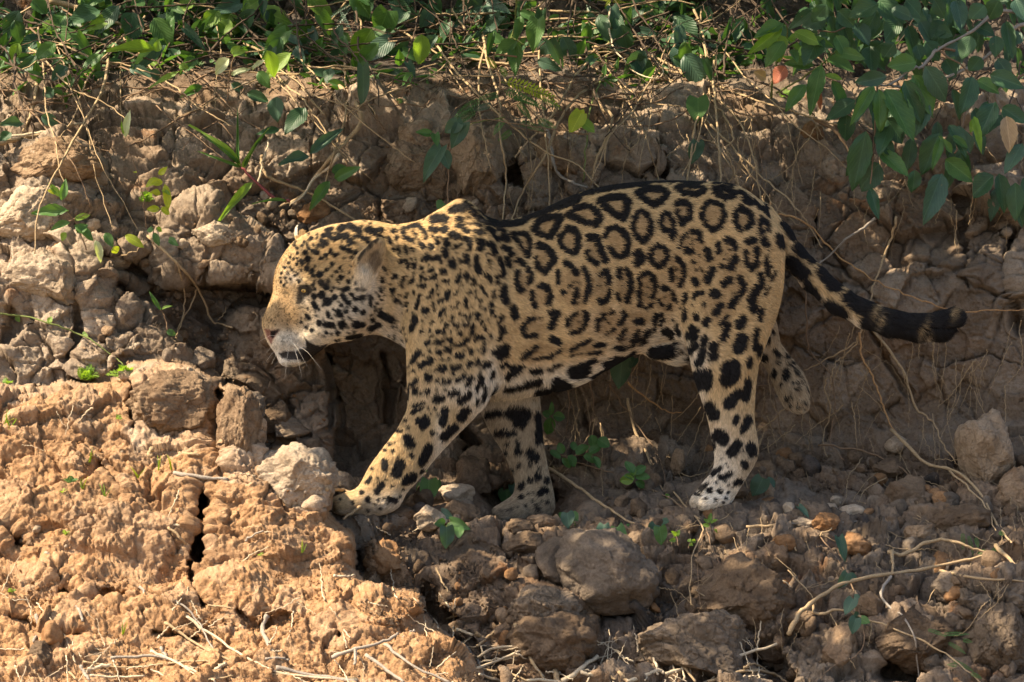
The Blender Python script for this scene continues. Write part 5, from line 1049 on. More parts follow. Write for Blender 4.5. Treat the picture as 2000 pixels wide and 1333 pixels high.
def leaf_mat(name, c0, c1, trans, spec=.35, rough=.45):
    t = NT(name); tc = t.n('ShaderNodeTexCoord'); oi = t.n('ShaderNodeObjectInfo'); sp = t.n('ShaderNodeSeparateXYZ'); t.l(tc.outputs['Object'], sp.inputs[0]); pos = geopos(t)
    ay = t.math('ABSOLUTE', sp.outputs[1])
    rib = t.ramp(ay, [(.012, (1, 1, 1)), (.03, (0, 0, 0))])
    v = t.math('SINE', t.math('MULTIPLY', t.math('SUBTRACT', sp.outputs[0], t.math('MULTIPLY', ay, .9)), 58.)); vein = t.ramp(v, [(.86, (0, 0, 0)), (.97, (.5, .5, .5))])
    c = t.mix(oi.outputs['Random'], c0, c1)
    c = t.mix(t.ramp(t.noise(30, 5, .6, pos), [(.35, (0, 0, 0)), (.7, (.5, .5, .5))]), c, tuple(x*1.5 for x in c1))
    c = t.mix(t.math('MULTIPLY', t.math('ADD', rib, vein), .35), c, tuple(min(1, x*1.9+.02) for x in c1))
    spot = t.ramp(t.noise(75, 3, .6, pos), [(.70, (0, 0, 0)), (.76, (.7, .7, .7))]); c = t.mix(spot, c, (.20, .15, .07))
    nb = t.bump(t.math('ADD', v, t.math('MULTIPLY', rib, -3.)), .22, .002)
    b = t.bsdf(c, rough, nb, spec)
    tr = t.n('ShaderNodeBsdfTranslucent'); cm = t.mix(1, c, (1.9, 1.9, .55), 'MULTIPLY'); t.l(cm, tr.inputs[0])
    mx = t.n('ShaderNodeMixShader'); mx.inputs[0].default_value = trans; t.l(b.outputs[0], mx.inputs[1]); t.l(tr.outputs[0], mx.inputs[2])
    return t.fin(mx.outputs[0])
LM = {'dark': leaf_mat('dark_green_leaf', (.022, .060, .030), (.040, .090, .040), .28), 'mid': leaf_mat('green_leaf', (.045, .115, .035), (.075, .155, .045), .35), 'light': leaf_mat('light_green_leaf', (.10, .20, .035), (.17, .27, .05), .45),
      'yellow': leaf_mat('yellow_green_leaf', (.22, .30, .03), (.30, .34, .04), .5), 'blue': leaf_mat('bluish_green_leaf', (.030, .070, .045), (.050, .10, .065), .25), 'dry': leaf_mat('dry_leaf', (.24, .15, .08), (.34, .24, .13), .2), 'red': leaf_mat('red_leaf', (.30, .08, .06), (.36, .14, .08), .3),
      'pale': leaf_mat('pale_leaf', (.30, .36, .22), (.40, .44, .30), .3)}
_lm = {}
def lmesh(kind, var, mat):
    k = (kind, var, mat)
    if k not in _lm:
        me = leaf_mesh('leaf_'+kind+str(var), kind); me.materials.append(LM[mat]); _lm[k] = me
    return _lm[k]
def leaf(parent, b, t, w, kind, mat, y, dy=0.0, roll=None, name='leaf'):
    """b, t base and tip in view points, w width px, y depth at the base, dy depth change to the tip"""
    B_ = PV(b[0], b[1], y); T_ = PV(t[0], t[1], y+dy); d = T_-B_; L = d.length; d.normalize()
    nrm = Vector((random.uniform(-.35, .35), -1, random.uniform(.0, .7))) if roll is None else Vector(roll)
    sd = nrm.cross(d); 
    if sd.length < .05: sd = Vector((0, 0, 1)).cross(d)
    sd.normalize(); n = d.cross(sd); wd = w*S0
    M = Matrix(((d.x*L, sd.x*wd, n.x*L, B_.x), (d.y*L, sd.y*wd, n.y*L, B_.y), (d.z*L, sd.z*wd, n.z*L, B_.z), (0, 0, 0, 1)))
    o = bpy.data.objects.new(name, lmesh(kind, random.randrange(4), mat)); COL.objects.link(o); o.parent = parent
    o.matrix_local = Matrix.Translation(-parent.location)@M
    return o
def plant(name, px, py, y, label, cat='plant', group=None):
    o = bpy.data.objects.new(name, None); COL.objects.link(o); o.location = PV(px, py, y); return tag(o, label, cat, None, group)
def wood_mat(name, c0, c1):
    t = NT(name); pos = geopos(t); n = t.noise(40, 6, .7, pos); c = t.mix(n, c0, c1); g = t.noise(220, 3, .6, pos)
    return t.fin(t.bsdf(t.mix(.6, c, t.ramp(g, [(.3, (.5, .5, .5)), (.65, (1.1, 1.1, 1.1))]), 'MULTIPLY'), .85, t.bump(g, .6, .004), .15).outputs[0])
WM = {'tan': wood_mat('tan_root', (.26, .18, .10), (.50, .37, .22)), 'brown': wood_mat('brown_root', (.14, .09, .055), (.28, .19, .12)), 'grey': wood_mat('grey_twig', (.20, .17, .14), (.40, .35, .29)), 'pale': wood_mat('pale_twig', (.42, .33, .22), (.62, .52, .37)),
      'orange': wood_mat('orange_root', (.36, .20, .09), (.50, .30, .14)), 'green': wood_mat('green_stem', (.10, .14, .04), (.20, .22, .08)), 'red': wood_mat('red_stem', (.16, .04, .05), (.28, .09, .08)), 'dark': wood_mat('dark_twig', (.05, .035, .025), (.12, .085, .06))}
def curve_pts(pts, off, dep=None, wob=.0015, follow=.6):
    sp = smooth_poly(pts, 5, False); ds = [Dq(*p) for p in sp]
    if dep is None:
        d = np.array(ds); 
        for _ in range(6): d2 = d.copy(); d2[1:-1] = (d[:-2]+d[2:]+2*d[1:-1])/4; d = np.minimum(d2, np.array(ds)+.005) if False else d2
        d = d-off
    else: d = np.interp(np.linspace(0, 1, len(sp)), np.linspace(0, 1, len(dep)), dep)
    return [PV(x, y, float(q))+Vector([random.gauss(0, wob) for _ in range(3)]) for (x, y), q in zip(sp, d)]
def stick_mesh(name, pts, r, mat, off=.012, dep=None, taper=.45, sides=6, wob=.0012):
    P_ = curve_pts(pts, off, dep, wob); n = len(P_); R_ = [r*S0*(1-(1-taper)*i/(n-1))*random.uniform(.85, 1.15) for i in range(n)]
    V, Fc = tube(P_, R_, sides); return make_mesh(name, V, Fc, WM[mat])
def stick(name, pts, r, mat, label, off=.012, dep=None, cat=None, group=None, taper=.45, wob=.0012):
    return link(name, stick_mesh(name, pts, r, mat, off, dep, taper, 6, wob), label=label, cat=cat or name.replace('_', ' '), group=group)
def stem(parent, pts, r, mat, y=None, off=.02, name='stem', taper=.5):
    me = stick_mesh(name, pts, r, mat, off, None if y is None else (list(y) if hasattr(y, '__len__') else [y, y]), taper, 5)
    o = bpy.data.objects.new(name, me); COL.objects.link(o); o.parent = parent; o.location = -parent.location; return o
def z2(off, s, pts): return [(off[0]+x/s, off[1]+y/s) for x, y in pts]
Z3 = ((1300, 0), 2.857); Z1 = ((0, 0), 2.857); Z2 = ((600, 0), 2.857)
def trace(parent, Z, txt, kind, mat, y, yr=.05, off=None):
    for part in txt.split(';'):
        if not part.strip(): continue
        f = [float(v) for v in part.replace('>', ',').split(',')]; m = mat; 
        (b, t) = z2(Z[0], Z[1], [(f[0], f[1]), (f[2], f[3])]); yy = y+random.uniform(-yr, yr) if y is not None else min(Dq(*b), Dq(*t), Dq((b[0]+t[0])/2, (b[1]+t[1])/2))-(off or .05)*random.uniform(.5, 1.3)
        leaf(parent, b, t, f[4]/Z[1]*1.2, kind, m if isinstance(m, str) else random.choice(m), yy, random.uniform(-.06, .02))
# ---- big shrub hanging over the bank at the upper right
sh = plant('leafy_shrub', 2000, 60, .75, 'big leafy shrub with long dark green leaves hanging over the bank at upper right', 'shrub')
for pts, r, yy in [([(2060, 60), (1990, 50), (1930, 110), (1850, 150), (1770, 170), (1735, 165)], 5, (.6, .2)), ([(1930, 110), (1900, 160), (1880, 240), (1865, 300)], 3.5, (.45, .18)), ([(2060, 60), (1960, 20), (1900, 60), (1828, 100)], 5, (.6, .3)),
                   ([(1828, 97), (1800, 130), (1780, 135), (1740, 165), (1715, 165)], 4, (.3, .18)), ([(2050, 130), (1990, 150), (1945, 180), (1955, 215), (1975, 240), (2010, 280)], 3, (.5, .2)), ([(1715, 165), (1710, 230), (1705, 300), (1700, 360)], 2.5, (.2, .16)),
                   ([(1865, 100), (1832, 95), (1900, 145)], 3, (.35, .3)), ([(1690, 20), (1640, 60), (1600, 60)], 2.5, (.6, .5)), ([(1940, 60), (1955, 120), (1990, 170)], 3, (.5, .4))]:
    stem(sh, pts, r, 'brown' if r < 4 else 'grey', yy, name='branch')
trace(sh, Z3, """1190,20>1020,100,90;1190,0>1330,150,120;1180,60>1080,260,90;1000,200>960,330,80;860,200>780,360,110;1140,260>1150,400,90;1260,50>1380,90,70;1400,250>1430,340,70;1500,0>1560,100,70;1620,0>1660,160,90;1720,140>1840,190,80;1700,200>1660,330,90;1840,200>1850,320,80;
1900,120>1930,320,70;1950,0>2010,120,90;900,30>820,130,80;1560,330>1620,430,80;1010,640>1000,790,90;1230,660>1330,800,110;1060,560>890,670,90;1600,500>1650,680,70;900,100>760,160,80;1300,120>1220,220,90;1420,120>1500,250,90;1560,120>1480,220,80;1060,130>1130,250,90;
1780,30>1700,110,90;1860,0>1800,110,90;1980,180>1900,260,90;1450,240>1540,330,90;1280,240>1210,330,80;1640,240>1570,320,80;960,60>1060,150,90;1340,0>1430,90,90;1120,0>1040,70,80;1500,160>1600,190,70;1850,330>1930,430,80;1760,320>1700,400,80""", 'lance', ['dark', 'blue', 'dark'], .36, .10)
trace(sh, Z3, """1235,430>1055,465,75;1160,480>1035,690,66;1190,500>1210,740,78;1225,500>1390,780,135;1380,420>1510,650,115;1330,450>1440,700,105;1450,370>1580,570,105;1400,350>1240,370,90;1120,730>1045,1070,110;1150,810>1010,990,90;1190,910>1080,1060,125;1165,760>1290,870,85;1200,850>1350,980,85;
1140,1050>1190,1220,55;1530,740>1430,980,105;1540,970>1440,1240,115;1390,950>1380,1080,75;1560,890>1720,1010,95;1580,700>1690,870,75;1710,430>1660,640,105;1740,450>1860,510,75;1810,420>2000,480,95;1840,570>1740,780,95;1880,600>2010,690,85;1870,640>1790,740,65;1830,980>1700,1090,105;
1860,970>1890,1190,85;1950,1020>1960,1230,90;1400,440>1300,640,90;1250,700>1190,860,80;1450,560>1400,760,90;1990,800>1900,960,80;1700,860>1640,700,60""", 'lance', ['blue', 'dark', 'mid', 'dark'], .20, .05)
trace(sh, Z3, "1900,650>1930,850,90", 'lance', 'dry', .17, .01)
trace(sh, Z3, "1190,500>1200,740,70;1160,480>1040,690,60;1740,660>1700,740,40;1540,760>1490,950,45;1600,760>1690,830,40;1720,650>1760,850,40;1600,860>1530,760,30", 'lance', ['mid', 'light'], .13, .01)
for i in range(75):
    px, py = random.uniform(1560, 2040), random.uniform(-60, 230)
    if py > 120+(px-1560)*.45: continue
    an = random.uniform(.6, 2.5); L = random.uniform(45, 80); leaf(sh, (px, py), (px+L*math.cos(an), py+L*math.sin(an)), L*random.uniform(.36, .48), 'lance', random.choice(['dark', 'dark', 'blue']), random.uniform(.5, .85), random.uniform(-.05, .05))
for i in range(26):
    px, py = random.uniform(1700, 2030), random.uniform(180, 400)
    if py > 190+(px-1640)*.7: continue
    an = random.uniform(1.0, 2.2); L = random.uniform(50, 80); leaf(sh, (px, py), (px+L*math.cos(an), py+L*math.sin(an)), L*.42, 'lance', random.choice(['dark', 'blue']), random.uniform(.26, .36), 0)
# ---- lighter sapling left of the shrub
sp_ = plant('sapling', 1506, 190, .62, 'lighter green sapling with chewed leaves and one red leaf, left of the big shrub', 'sapling')
stem(sp_, z2(*Z3, [(590, 550), (600, 430), (640, 300), (680, 200), (675, 140)]), 2.5, 'green', (.6, .38)); stem(sp_, z2(*Z3, [(620, 520), (760, 440), (880, 350), (950, 290)]), 2.5, 'green', (.6, .3))
trace(sp_, Z3, "660,130>500,200,65;650,150>465,310,65;620,200>640,330,110;660,230>560,370,85;690,220>830,180,60;720,180>860,230,70;800,210>950,270,45;940,290>1110,310,62;900,330>1070,400,85;950,200>1020,320,80;830,370>660,350,65;870,360>800,640,90;780,470>670,620,65;930,450>1010,650,70;890,420>990,435,30;700,280>740,340,50", 'lance', ['mid', 'mid', 'light'], .33, .03)
trace(sp_, Z3, "840,480>870,620,34;670,370>600,470,85", 'lance', 'red', .36, .01); trace(sp_, Z3, "560,440>500,400,50", 'oval', 'dry', .4, .01)
tl = plant('tangled_creeper', 560, 10, 1.0, 'dense creeper of many broad leaves crowding the top edge left of centre', 'creeper')
tl2 = plant('tangled_creeper', 1330, 0, 1.0, 'dense dark creeper in the shade along the top edge right of centre', 'creeper')
for i in range(105):
    px, py = random.uniform(-10, 1560), random.uniform(-25, 120)
    par = tl if px < 1000 else tl2; an = random.uniform(.3, 2.8); L = random.uniform(32, 72); b = (px, py); t_ = (px+L*math.cos(an), py+L*math.sin(an))
    leaf(par, b, t_, L*random.uniform(.38, .75), random.choice(['lance', 'heart', 'oval']), random.choice(['dark', 'mid', 'blue', 'mid', 'light'] if px < 1000 else ['dark', 'dark', 'blue', 'mid']), min(Dq(*b), Dq(*t_))-random.uniform(.04, .22), random.uniform(-.05, .03))  # light green leaves mixed in at the left stand in for sunlit ones
# ---- climbing vines with heart shaped leaves along the top edge
def vine(name, label, stems, hearts, r=1.6, mat='brown', kind='heart', lm=('mid', 'blue'), y=None, off=.06, cat='vine'):
    p0 = stems[0][0]; v = plant(name, p0[0], p0[1], (y if y is not None else Dq(*p0)-off), label, cat)
    for s_ in stems: stem(v, s_, r, mat, y, off)
    for (cx, cyy, tx, ty, w) in hearts:
        yy = (y if y is not None else min(Dq(cx, cyy), Dq(tx, ty))-off)-random.uniform(.0, .03)
        leaf(v, (cx, cyy), (tx, ty), w, kind, random.choice(lm), yy, random.uniform(-.03, .01))
    return v
vine('heart_leaf_vine', 'thin hanging vine with heart shaped leaves above the haunch of the jaguar', [[(1320, 80), (1338, 120), (1355, 170), (1365, 200), (1366, 260), (1366, 350)]], [(1363, 192, 1364, 238, 52), (1363, 278, 1352, 322, 34), (1366, 280, 1378, 284, 20), (1326, 98, 1321, 136, 40), (1440, 38, 1436, 75, 42), (1452, 62, 1460, 92, 34)])
vine('heart_leaf_vine', 'vine leaf cluster climbing in front of the wide tan clay lump', [[(875, 420), (876, 350), (878, 300), (900, 245), (960, 235), (1060, 250), (1150, 262)]], [(862, 288, 822, 352, 34), (866, 300, 880, 330, 30), (905, 240, 883, 292, 36), (895, 240, 870, 262, 34), (868, 398, 856, 410, 34), (840, 262, 812, 258, 18), (850, 262, 852, 284, 20)], y=.26, r=1.8)
vine('yellow_leaf_vine', 'vine with one yellowing three lobed leaf above the jaguar back', [[(1150, 262), (1130, 262), (1110, 258)]], [(1135, 222, 1112, 262, 40), (1140, 240, 1163, 258, 26), (1133, 216, 1128, 250, 26)], lm=('yellow', 'light'), y=.24)
trace(plant('broad_leaf_vine', 750, 20, 1.0, 'mass of broad dark vine leaves along the top edge above the neck', 'vine'), Z2, """450,60>390,210,150;540,70>480,140,110;600,60>570,130,80;680,70>640,160,90;560,260>430,330,60;660,280>540,310,90;620,250>680,290,60;440,400>530,400,40;310,370>320,600,70;330,380>380,400,50;560,350>600,430,50;970,40>830,60,110;1020,50>960,170,110;1000,30>1140,60,90;1100,100>1080,190,80;930,190>960,290,80;
780,130>760,210,70;820,220>830,280,60;1340,240>1340,330,110;1310,250>1390,280,50;1530,60>1490,130,80;1400,100>1330,110,40;1540,150>1470,200,60;1570,160>1640,170,70;1440,190>1370,230,60;1560,220>1520,280,60;1600,330>1530,380,50;1200,10>1230,110,90;1290,40>1220,20,60;700,0>740,90,80;880,0>830,40,60;1700,40>1730,190,80;1850,60>1790,160,80;1900,20>1960,110,90;1970,40>1960,130,60""", 'heart', ['mid', 'blue', 'dark'], None, off=.10)
cl = plant('climbing_vine', 1010, 20, .9, 'light green vine stem hanging from the top with three pointed leaves', 'vine')
stem(cl, z2(*Z2, [(1170, -40), (1165, 60), (1140, 210), (1060, 250), (1010, 280)]), 2.2, 'green', .55); stem(cl, z2(*Z2, [(1140, 210), (1190, 240), (1220, 260)]), 2, 'green', .55)
trace(cl, Z2, "1170,230>1050,310,70;1170,250>1160,410,75;1190,90>1170,220,50;1040,180>1000,300,36", 'lance', 'mid', .52, .02)
# ---- feathery mimosa sprig in the middle
mi = plant('mimosa_sprig', 1015, 250, .40, 'feathery mimosa sprig with sunlit yellow tips above the withers', 'plant')
stem(mi, [(1010, 110), (965, 110), (978, 160), (972, 200), (985, 230), (1010, 250), (1070, 258)], 2, 'brown', .36); stem(mi, [(978, 160), (1000, 165), (1030, 175), (1085, 190)], 1.4, 'green', .34); stem(mi, [(985, 230), (940, 238), (905, 250), (880, 265)], 1.4, 'green', .34)
for b, t, w, m in [((985, 158), (1085, 184), 46, 'yellow'), ((1020, 172), (1100, 200), 40, 'yellow'), ((968, 135), (952, 108), 26, 'yellow'), ((975, 185), (935, 192), 30, 'mid'), ((940, 195), (880, 225), 40, 'mid'), ((930, 215), (880, 245), 40, 'mid'), ((985, 178), (1050, 200), 40, 'mid'), ((1000, 190), (1070, 205), 36, 'mid'), ((1010, 200), (1040, 235), 30, 'mid'),
                   ((1015, 240), (1060, 250), 34, 'mid'), ((1050, 235), (1085, 250), 34, 'mid'), ((985, 235), (960, 262), 30, 'mid'), ((1000, 255), (970, 278), 26, 'mid'), ((1060, 195), (1095, 212), 22, 'mid'), ((960, 205), (920, 215), 26, 'blue'), ((990, 150), (975, 128), 22, 'light')]:
    leaf(mi, b, t, w*1.6, 'pinnate', m, .34, random.uniform(-.03, .03))
mt = plant('mimosa_sprig', 1190, -10, .5, 'bright yellow mimosa tip entering at the top edge', 'plant')
for b, t in [((1195, 2), (1150, -6)), ((1195, 4), (1222, 2)), ((1193, 2), (1180, 12))]: leaf(mt, b, t, 22, 'pinnate', 'yellow', .45)
m3 = plant('mimosa_sprig', 655, 30, .9, 'dull green mimosa fronds at the top left of centre', 'plant')
trace(m3, Z1, "1960,20>1800,110,60;1960,30>1840,190,70;1900,60>1960,190,60;1980,30>1990,180,60;1930,10>1850,10,50;1380,20>1260,60,50;300,80>180,150,60;330,60>200,70,60;290,130>240,190,50", 'pinnate', 'blue', None, off=.16)
# ---- left: creeping plants with long leaves
lv = plant('long_leaf_creeper', 250, 20, .9, 'creeper with long serrated green leaves at the top left', 'creeper')
trace(lv, Z1, "660,30>530,200,90;740,70>720,230,130;860,100>950,280,110;1220,60>1130,170,85;1280,110>1230,210,75;1420,50>1330,200,85;1530,130>1660,160,75;1690,110>1740,230,95;1550,200>1900,260,75;1180,200>1300,240,55;1300,60>1250,130,90;880,10>830,60,70;800,0>740,30,70;560,60>380,130,110;620,100>500,190,90;360,90>300,180,90;1000,60>920,130,100;1450,0>1350,60,90;1080,0>1000,70,80;180,0>260,80,90;450,0>560,60,90", 'lance', ['mid', 'dark', 'mid', 'light'], None, off=.14)
lv2 = plant('long_leaf_creeper', 520, 130, .8, 'creeper with narrow bluish leaves above the bank left of centre', 'creeper')
for pts in ([(560, 200), (565, 150), (540, 110), (520, 80)], [(452, 60), (455, 110), (448, 160)], [(315, 105), (360, 140), (425, 183)], [(540, 110), (600, 110), (660, 95)]): stem(lv2, pts, 1.6, 'brown', None, .10)
trace(lv2, Z1, "1740,300>1600,230,60;1740,220>1600,300,55;1750,340>1590,360,55;1540,540>1550,680,80;1700,600>1600,740,90;1560,720>1440,745,42;1730,860>1920,710,62;1730,870>1560,910,52;1440,400>1510,490,62;1380,520>1500,570,62;1130,480>1010,540,42;1290,470>1370,510,52;1840,380>1830,460,60;1820,430>1750,380,50;1900,270>1760,300,60;1960,240>1860,200,70;1500,250>1380,310,70;1480,180>1560,250,60;1650,260>1700,360,60;1840,1010>1730,1170,52;1870,1000>2000,930,60;1850,960>1950,940,60;1100,330>1000,400,60;1000,280>940,330,60", 'lance', ['blue', 'dark', 'mid'], None, off=.10)
lv3 = plant('long_leaf_creeper', 60, 100, .8, 'creeper with drooping dark leaves against the far left bank', 'creeper')
trace(lv3, Z1, "230,200>110,300,85;200,310>95,440,62;180,310>20,350,42;370,370>290,450,62;620,410>440,500,52;720,380>860,420,62;230,650>330,690,62;130,690>0,690,52;60,740>0,790,50;400,310>560,310,40;840,390>900,450,50;300,500>240,540,60", 'lance', ['dark', 'blue'], None, off=.10)
lt = plant('young_shoot', 448, 180, .6, 'young shoot with sunlit cream and light green leaves above the left bank', 'plant')
stem(lt, z2(*Z1, [(1270, 560), (1275, 470), (1290, 380), (1310, 300), (1325, 260)]), 1.8, 'brown', .50); stem(lt, z2(*Z1, [(1290, 420), (1400, 400), (1440, 370)]), 1.4, 'brown', .50)
trace(lt, Z1, "1280,330>1190,410,62;1290,420>1400,380,36;1410,390>1470,335,40", 'lance', 'pale', .47, .01); trace(lt, Z1, "1300,310>1370,280,42;1290,300>1330,255,36;880,280>600,270,52;870,290>890,225,44;1000,400>820,490,32;1000,365>1050,385,40", 'lance', 'light', .47, .02)
for (x, y, n, s, col_, lab) in [(150, 190, 12, 30, 'mid', 'low feathery herb with cut leaves on the left bank ledge'), (380, 135, 14, 34, 'mid', 'low feathery herb under the young cream leaved shoot'), (590, 90, 14, 34, 'mid', 'low feathery herb among narrow leaves left of centre'), (1410, 130, 16, 38, 'mid', 'low feathery herb with lobed leaves at the foot of the sapling'), (1530, 185, 9, 24, 'light', 'pale lobed herb under the red leaf of the sapling'), (780, 205, 9, 24, 'blue', 'faint feathery herb on the ledge left of the mimosa'),
                                (170, 738, 16, 36, 'light', 'bright feathery herb on top of the mound, left of a pair'), (243, 735, 16, 38, 'light', 'bright feathery herb on top of the mound, right of a pair'), (8, 748, 8, 26, 'light', 'bright feathery herb at the left edge of the mound'), (230, 815, 6, 12, 'light', 'tiny herb on the mound under the bright feathery pair'), (140, 940, 9, 20, 'mid', 'small herb on the sunlit mound with dark green leaves'), (125, 960, 7, 16, 'light', 'small light herb just below the dark green herb on the mound'),
                                (375, 970, 7, 16, 'light', 'small herb beside the crack in the mound'), (20, 1155, 8, 14, 'light', 'tiny grassy tuft low on the left of the mound'), (130, 1040, 7, 14, 'light', 'tiny grassy tuft in the middle of the mound'), (510, 1082, 5, 10, 'light', 'tiny herb at the back of the lower ledge'), (285, 390, 12, 24, 'light', 'pale feathery herb at the base of the yellow seedling'), (475, 875, 5, 9, 'light', 'tiny herb on the tall sunlit clod'), (320, 735, 6, 12, 'light', 'tiny herb at the edge of the sunlit block'), (50, 175, 6, 20, 'mid', 'small cut leaved herb at the far left')]:
    yy = Dq(x, y)-.02; h_ = plant('feathery_herb', x, y+6, yy, lab, 'herb')
    for i in range(n):
        an = random.uniform(0, 2*math.pi); el = random.uniform(.1, 1.2); d = Vector((math.cos(an)*math.cos(el), math.sin(an)*math.cos(el)-.3, math.sin(el)))
        L = s*random.uniform(.6, 1.1); leaf(h_, (x+random.uniform(-6, 6), y+5), (x+d.x*L, y+5-abs(d.z)*L), L*.9, 'lobed', col_, yy-.005, d.y*L*S0, roll=(random.uniform(-.6, .6), -.6, 1))
# seedlings and sprigs
def sprig(name, label, stems, leaves, y=None, off=.04, smat='brown', kind='lance', lm='light', r=1.3, cat='seedling'):
    p = plant(name, *stems[0][0], (y if y is not None else Dq(*stems[0][0])-off), label, cat)
    for s_ in stems: stem(p, s_, r, smat, y, off)
    for lf__ in leaves:
        bx, by, tx, ty, w = lf__[:5]; m = lf__[5] if len(lf__) > 5 else (lm if isinstance(lm, str) else random.choice(lm)); k = lf__[6] if len(lf__) > 6 else kind
        leaf(p, (bx, by), (tx, ty), w, k, m, (y if y is not None else Dq(bx, by)-off)-random.uniform(0, .015), random.uniform(-.02, .02))
    return p
sprig('seedling', 'thin seedling stem with one tall pale upright leaf on the left bank', [[(285, 445), (280, 390), (265, 330), (250, 290), (245, 268)]], [(245, 268, 252, 214, 17, 'pale'), (242, 262, 236, 236, 6, 'light'), (268, 338, 258, 334, 6, 'yellow')], y=.06)
sprig('seedling', 'yellow green seedling with curling sunlit leaves on the left bank', [[(312, 440), (315, 400), (315, 365), (305, 340)]], [(308, 348, 284, 366, 16, 'yellow'), (310, 342, 326, 326, 12, 'yellow'), (318, 356, 294, 358, 14, 'yellow'), (322, 360, 332, 412, 16, 'yellow'), (314, 378, 294, 376, 14, 'yellow'), (312, 408, 286, 410, 14, 'yellow'), (314, 408, 334, 416, 16, 'yellow'), (316, 372, 334, 380, 10, 'light')], y=.04)
sprig('seedling', 'trailing seedling with narrow green leaves at the far left of the bank', [[(170, 490), (150, 440), (130, 410), (118, 380), (112, 365)], [(137, 432), (150, 425), (175, 418)]], [(134, 412, 60, 416, 22, 'mid'), (118, 385, 95, 356, 12, 'light'), (120, 392, 128, 350, 16, 'mid'), (112, 378, 92, 372, 10, 'yellow'), (146, 430, 175, 416, 14, 'light'), (138, 436, 96, 446, 14, 'mid'), (146, 440, 186, 470, 22, 'mid'), (150, 455, 170, 436, 22, 'mid'), (130, 455, 118, 470, 14, 'light'), (186, 470, 200, 514, 18, 'pale'), (205, 455, 222, 482, 18, 'mid'), (222, 482, 230, 495, 18, 'yellow'), (244, 460, 282, 480, 18, 'yellow')], y=-.02)
sprig('seedling', 'small seedling with three leaves beside the bright one on the left bank', [[(300, 475), (300, 450), (305, 440)]], [(300, 450, 286, 450, 14, 'mid'), (300, 455, 312, 480, 14, 'mid'), (330, 465, 348, 480, 14, 'mid'), (305, 445, 318, 452, 10, 'light')], y=.02)
sprig('seedling', 'slim seedling with two pointed leaves in the shaded gully', [[(328, 648), (322, 620), (315, 605)]], [(314, 606, 291, 570, 9, 'mid'), (316, 604, 336, 597, 8, 'light'), (325, 648, 345, 652, 14, 'mid')], y=-.0)
sprig('trailing_stem', 'long green trailing stem with few leaves across the lower left bank', [[(-5, 613), (60, 620), (122, 641), (175, 662), (217, 694), (241, 711)]], [(95, 632, 100, 618, 12, 'light'), (30, 618, 40, 628, 10, 'light'), (160, 655, 174, 652, 14, 'light'), (222, 692, 228, 702, 18, 'light')], smat='green', r=2.2, off=.03)
sprig('leafy_sprig', 'green sprig with three bright leaves just behind the far foreleg', [[(1085, 850), (1078, 820), (1075, 800)]], [(1076, 812, 1078, 786, 12, 'mid'), (1080, 812, 1104, 816, 20, 'mid'), (1076, 815, 1070, 852, 24, 'mid'), (1074, 812, 1060, 806, 16, 'mid')], y=.22, kind='oval')
sprig('leafy_sprig', 'spreading green sprig on the ground behind the far forefoot', [[(1060, 876), (1100, 890), (1150, 890), (1170, 905)]], [(1075, 880, 1095, 896, 16, 'mid'), (1100, 886, 1090, 866, 18, 'mid'), (1110, 890, 1125, 912, 22, 'mid'), (1125, 888, 1150, 868, 22, 'mid'), (1140, 890, 1165, 900, 20, 'mid'), (1150, 885, 1175, 870, 18, 'mid'), (1160, 892, 1172, 915, 16, 'mid'), (1098, 895, 1115, 915, 14, 'mid'), (1155, 850, 1160, 875, 22, 'mid'), (1168, 858, 1190, 872, 24, 'mid'), (1120, 880, 1120, 862, 14, 'mid')], y=.16, kind='oval')
sprig('leafy_sprig', 'bright green sprig under the belly between two roots', [[(1250, 955), (1240, 935), (1235, 915)]], [(1238, 925, 1222, 900, 18, 'mid'), (1238, 925, 1262, 910, 18, 'mid'), (1240, 930, 1270, 932, 18, 'mid'), (1238, 935, 1210, 940, 20, 'light'), (1242, 940, 1262, 952, 16, 'mid'), (1238, 930, 1232, 905, 14, 'light'), (1240, 935, 1220, 928, 14, 'mid'), (1295, 965, 1292, 976, 12, 'light'), (1300, 965, 1308, 975, 10, 'light')], y=.02, kind='oval')
sprig('leafy_sprig', 'small upright sprig below the hind paw', [[(1388, 1035), (1386, 1020)]], [(1386, 1022, 1374, 1012, 8), (1386, 1020, 1388, 1002, 8), (1388, 1022, 1400, 1014, 8), (1386, 1028, 1372, 1024, 8), (1405, 1040, 1410, 1030, 7), (1404, 1040, 1396, 1034, 7)], off=.05, kind='oval', lm='light')
sprig('leafy_sprig', 'small sprig with rounded leaflets left of the block with rooty top', [[(1325, 1068), (1320, 1045)], [(1345, 1070), (1350, 1052)]], [(1320, 1048, 1312, 1038, 9), (1322, 1048, 1326, 1036, 9), (1320, 1055, 1308, 1056, 9), (1350, 1058, 1342, 1054, 8), (1350, 1058, 1360, 1056, 8), (1348, 1062, 1352, 1066, 8)], off=.05, kind='oval', lm='light')
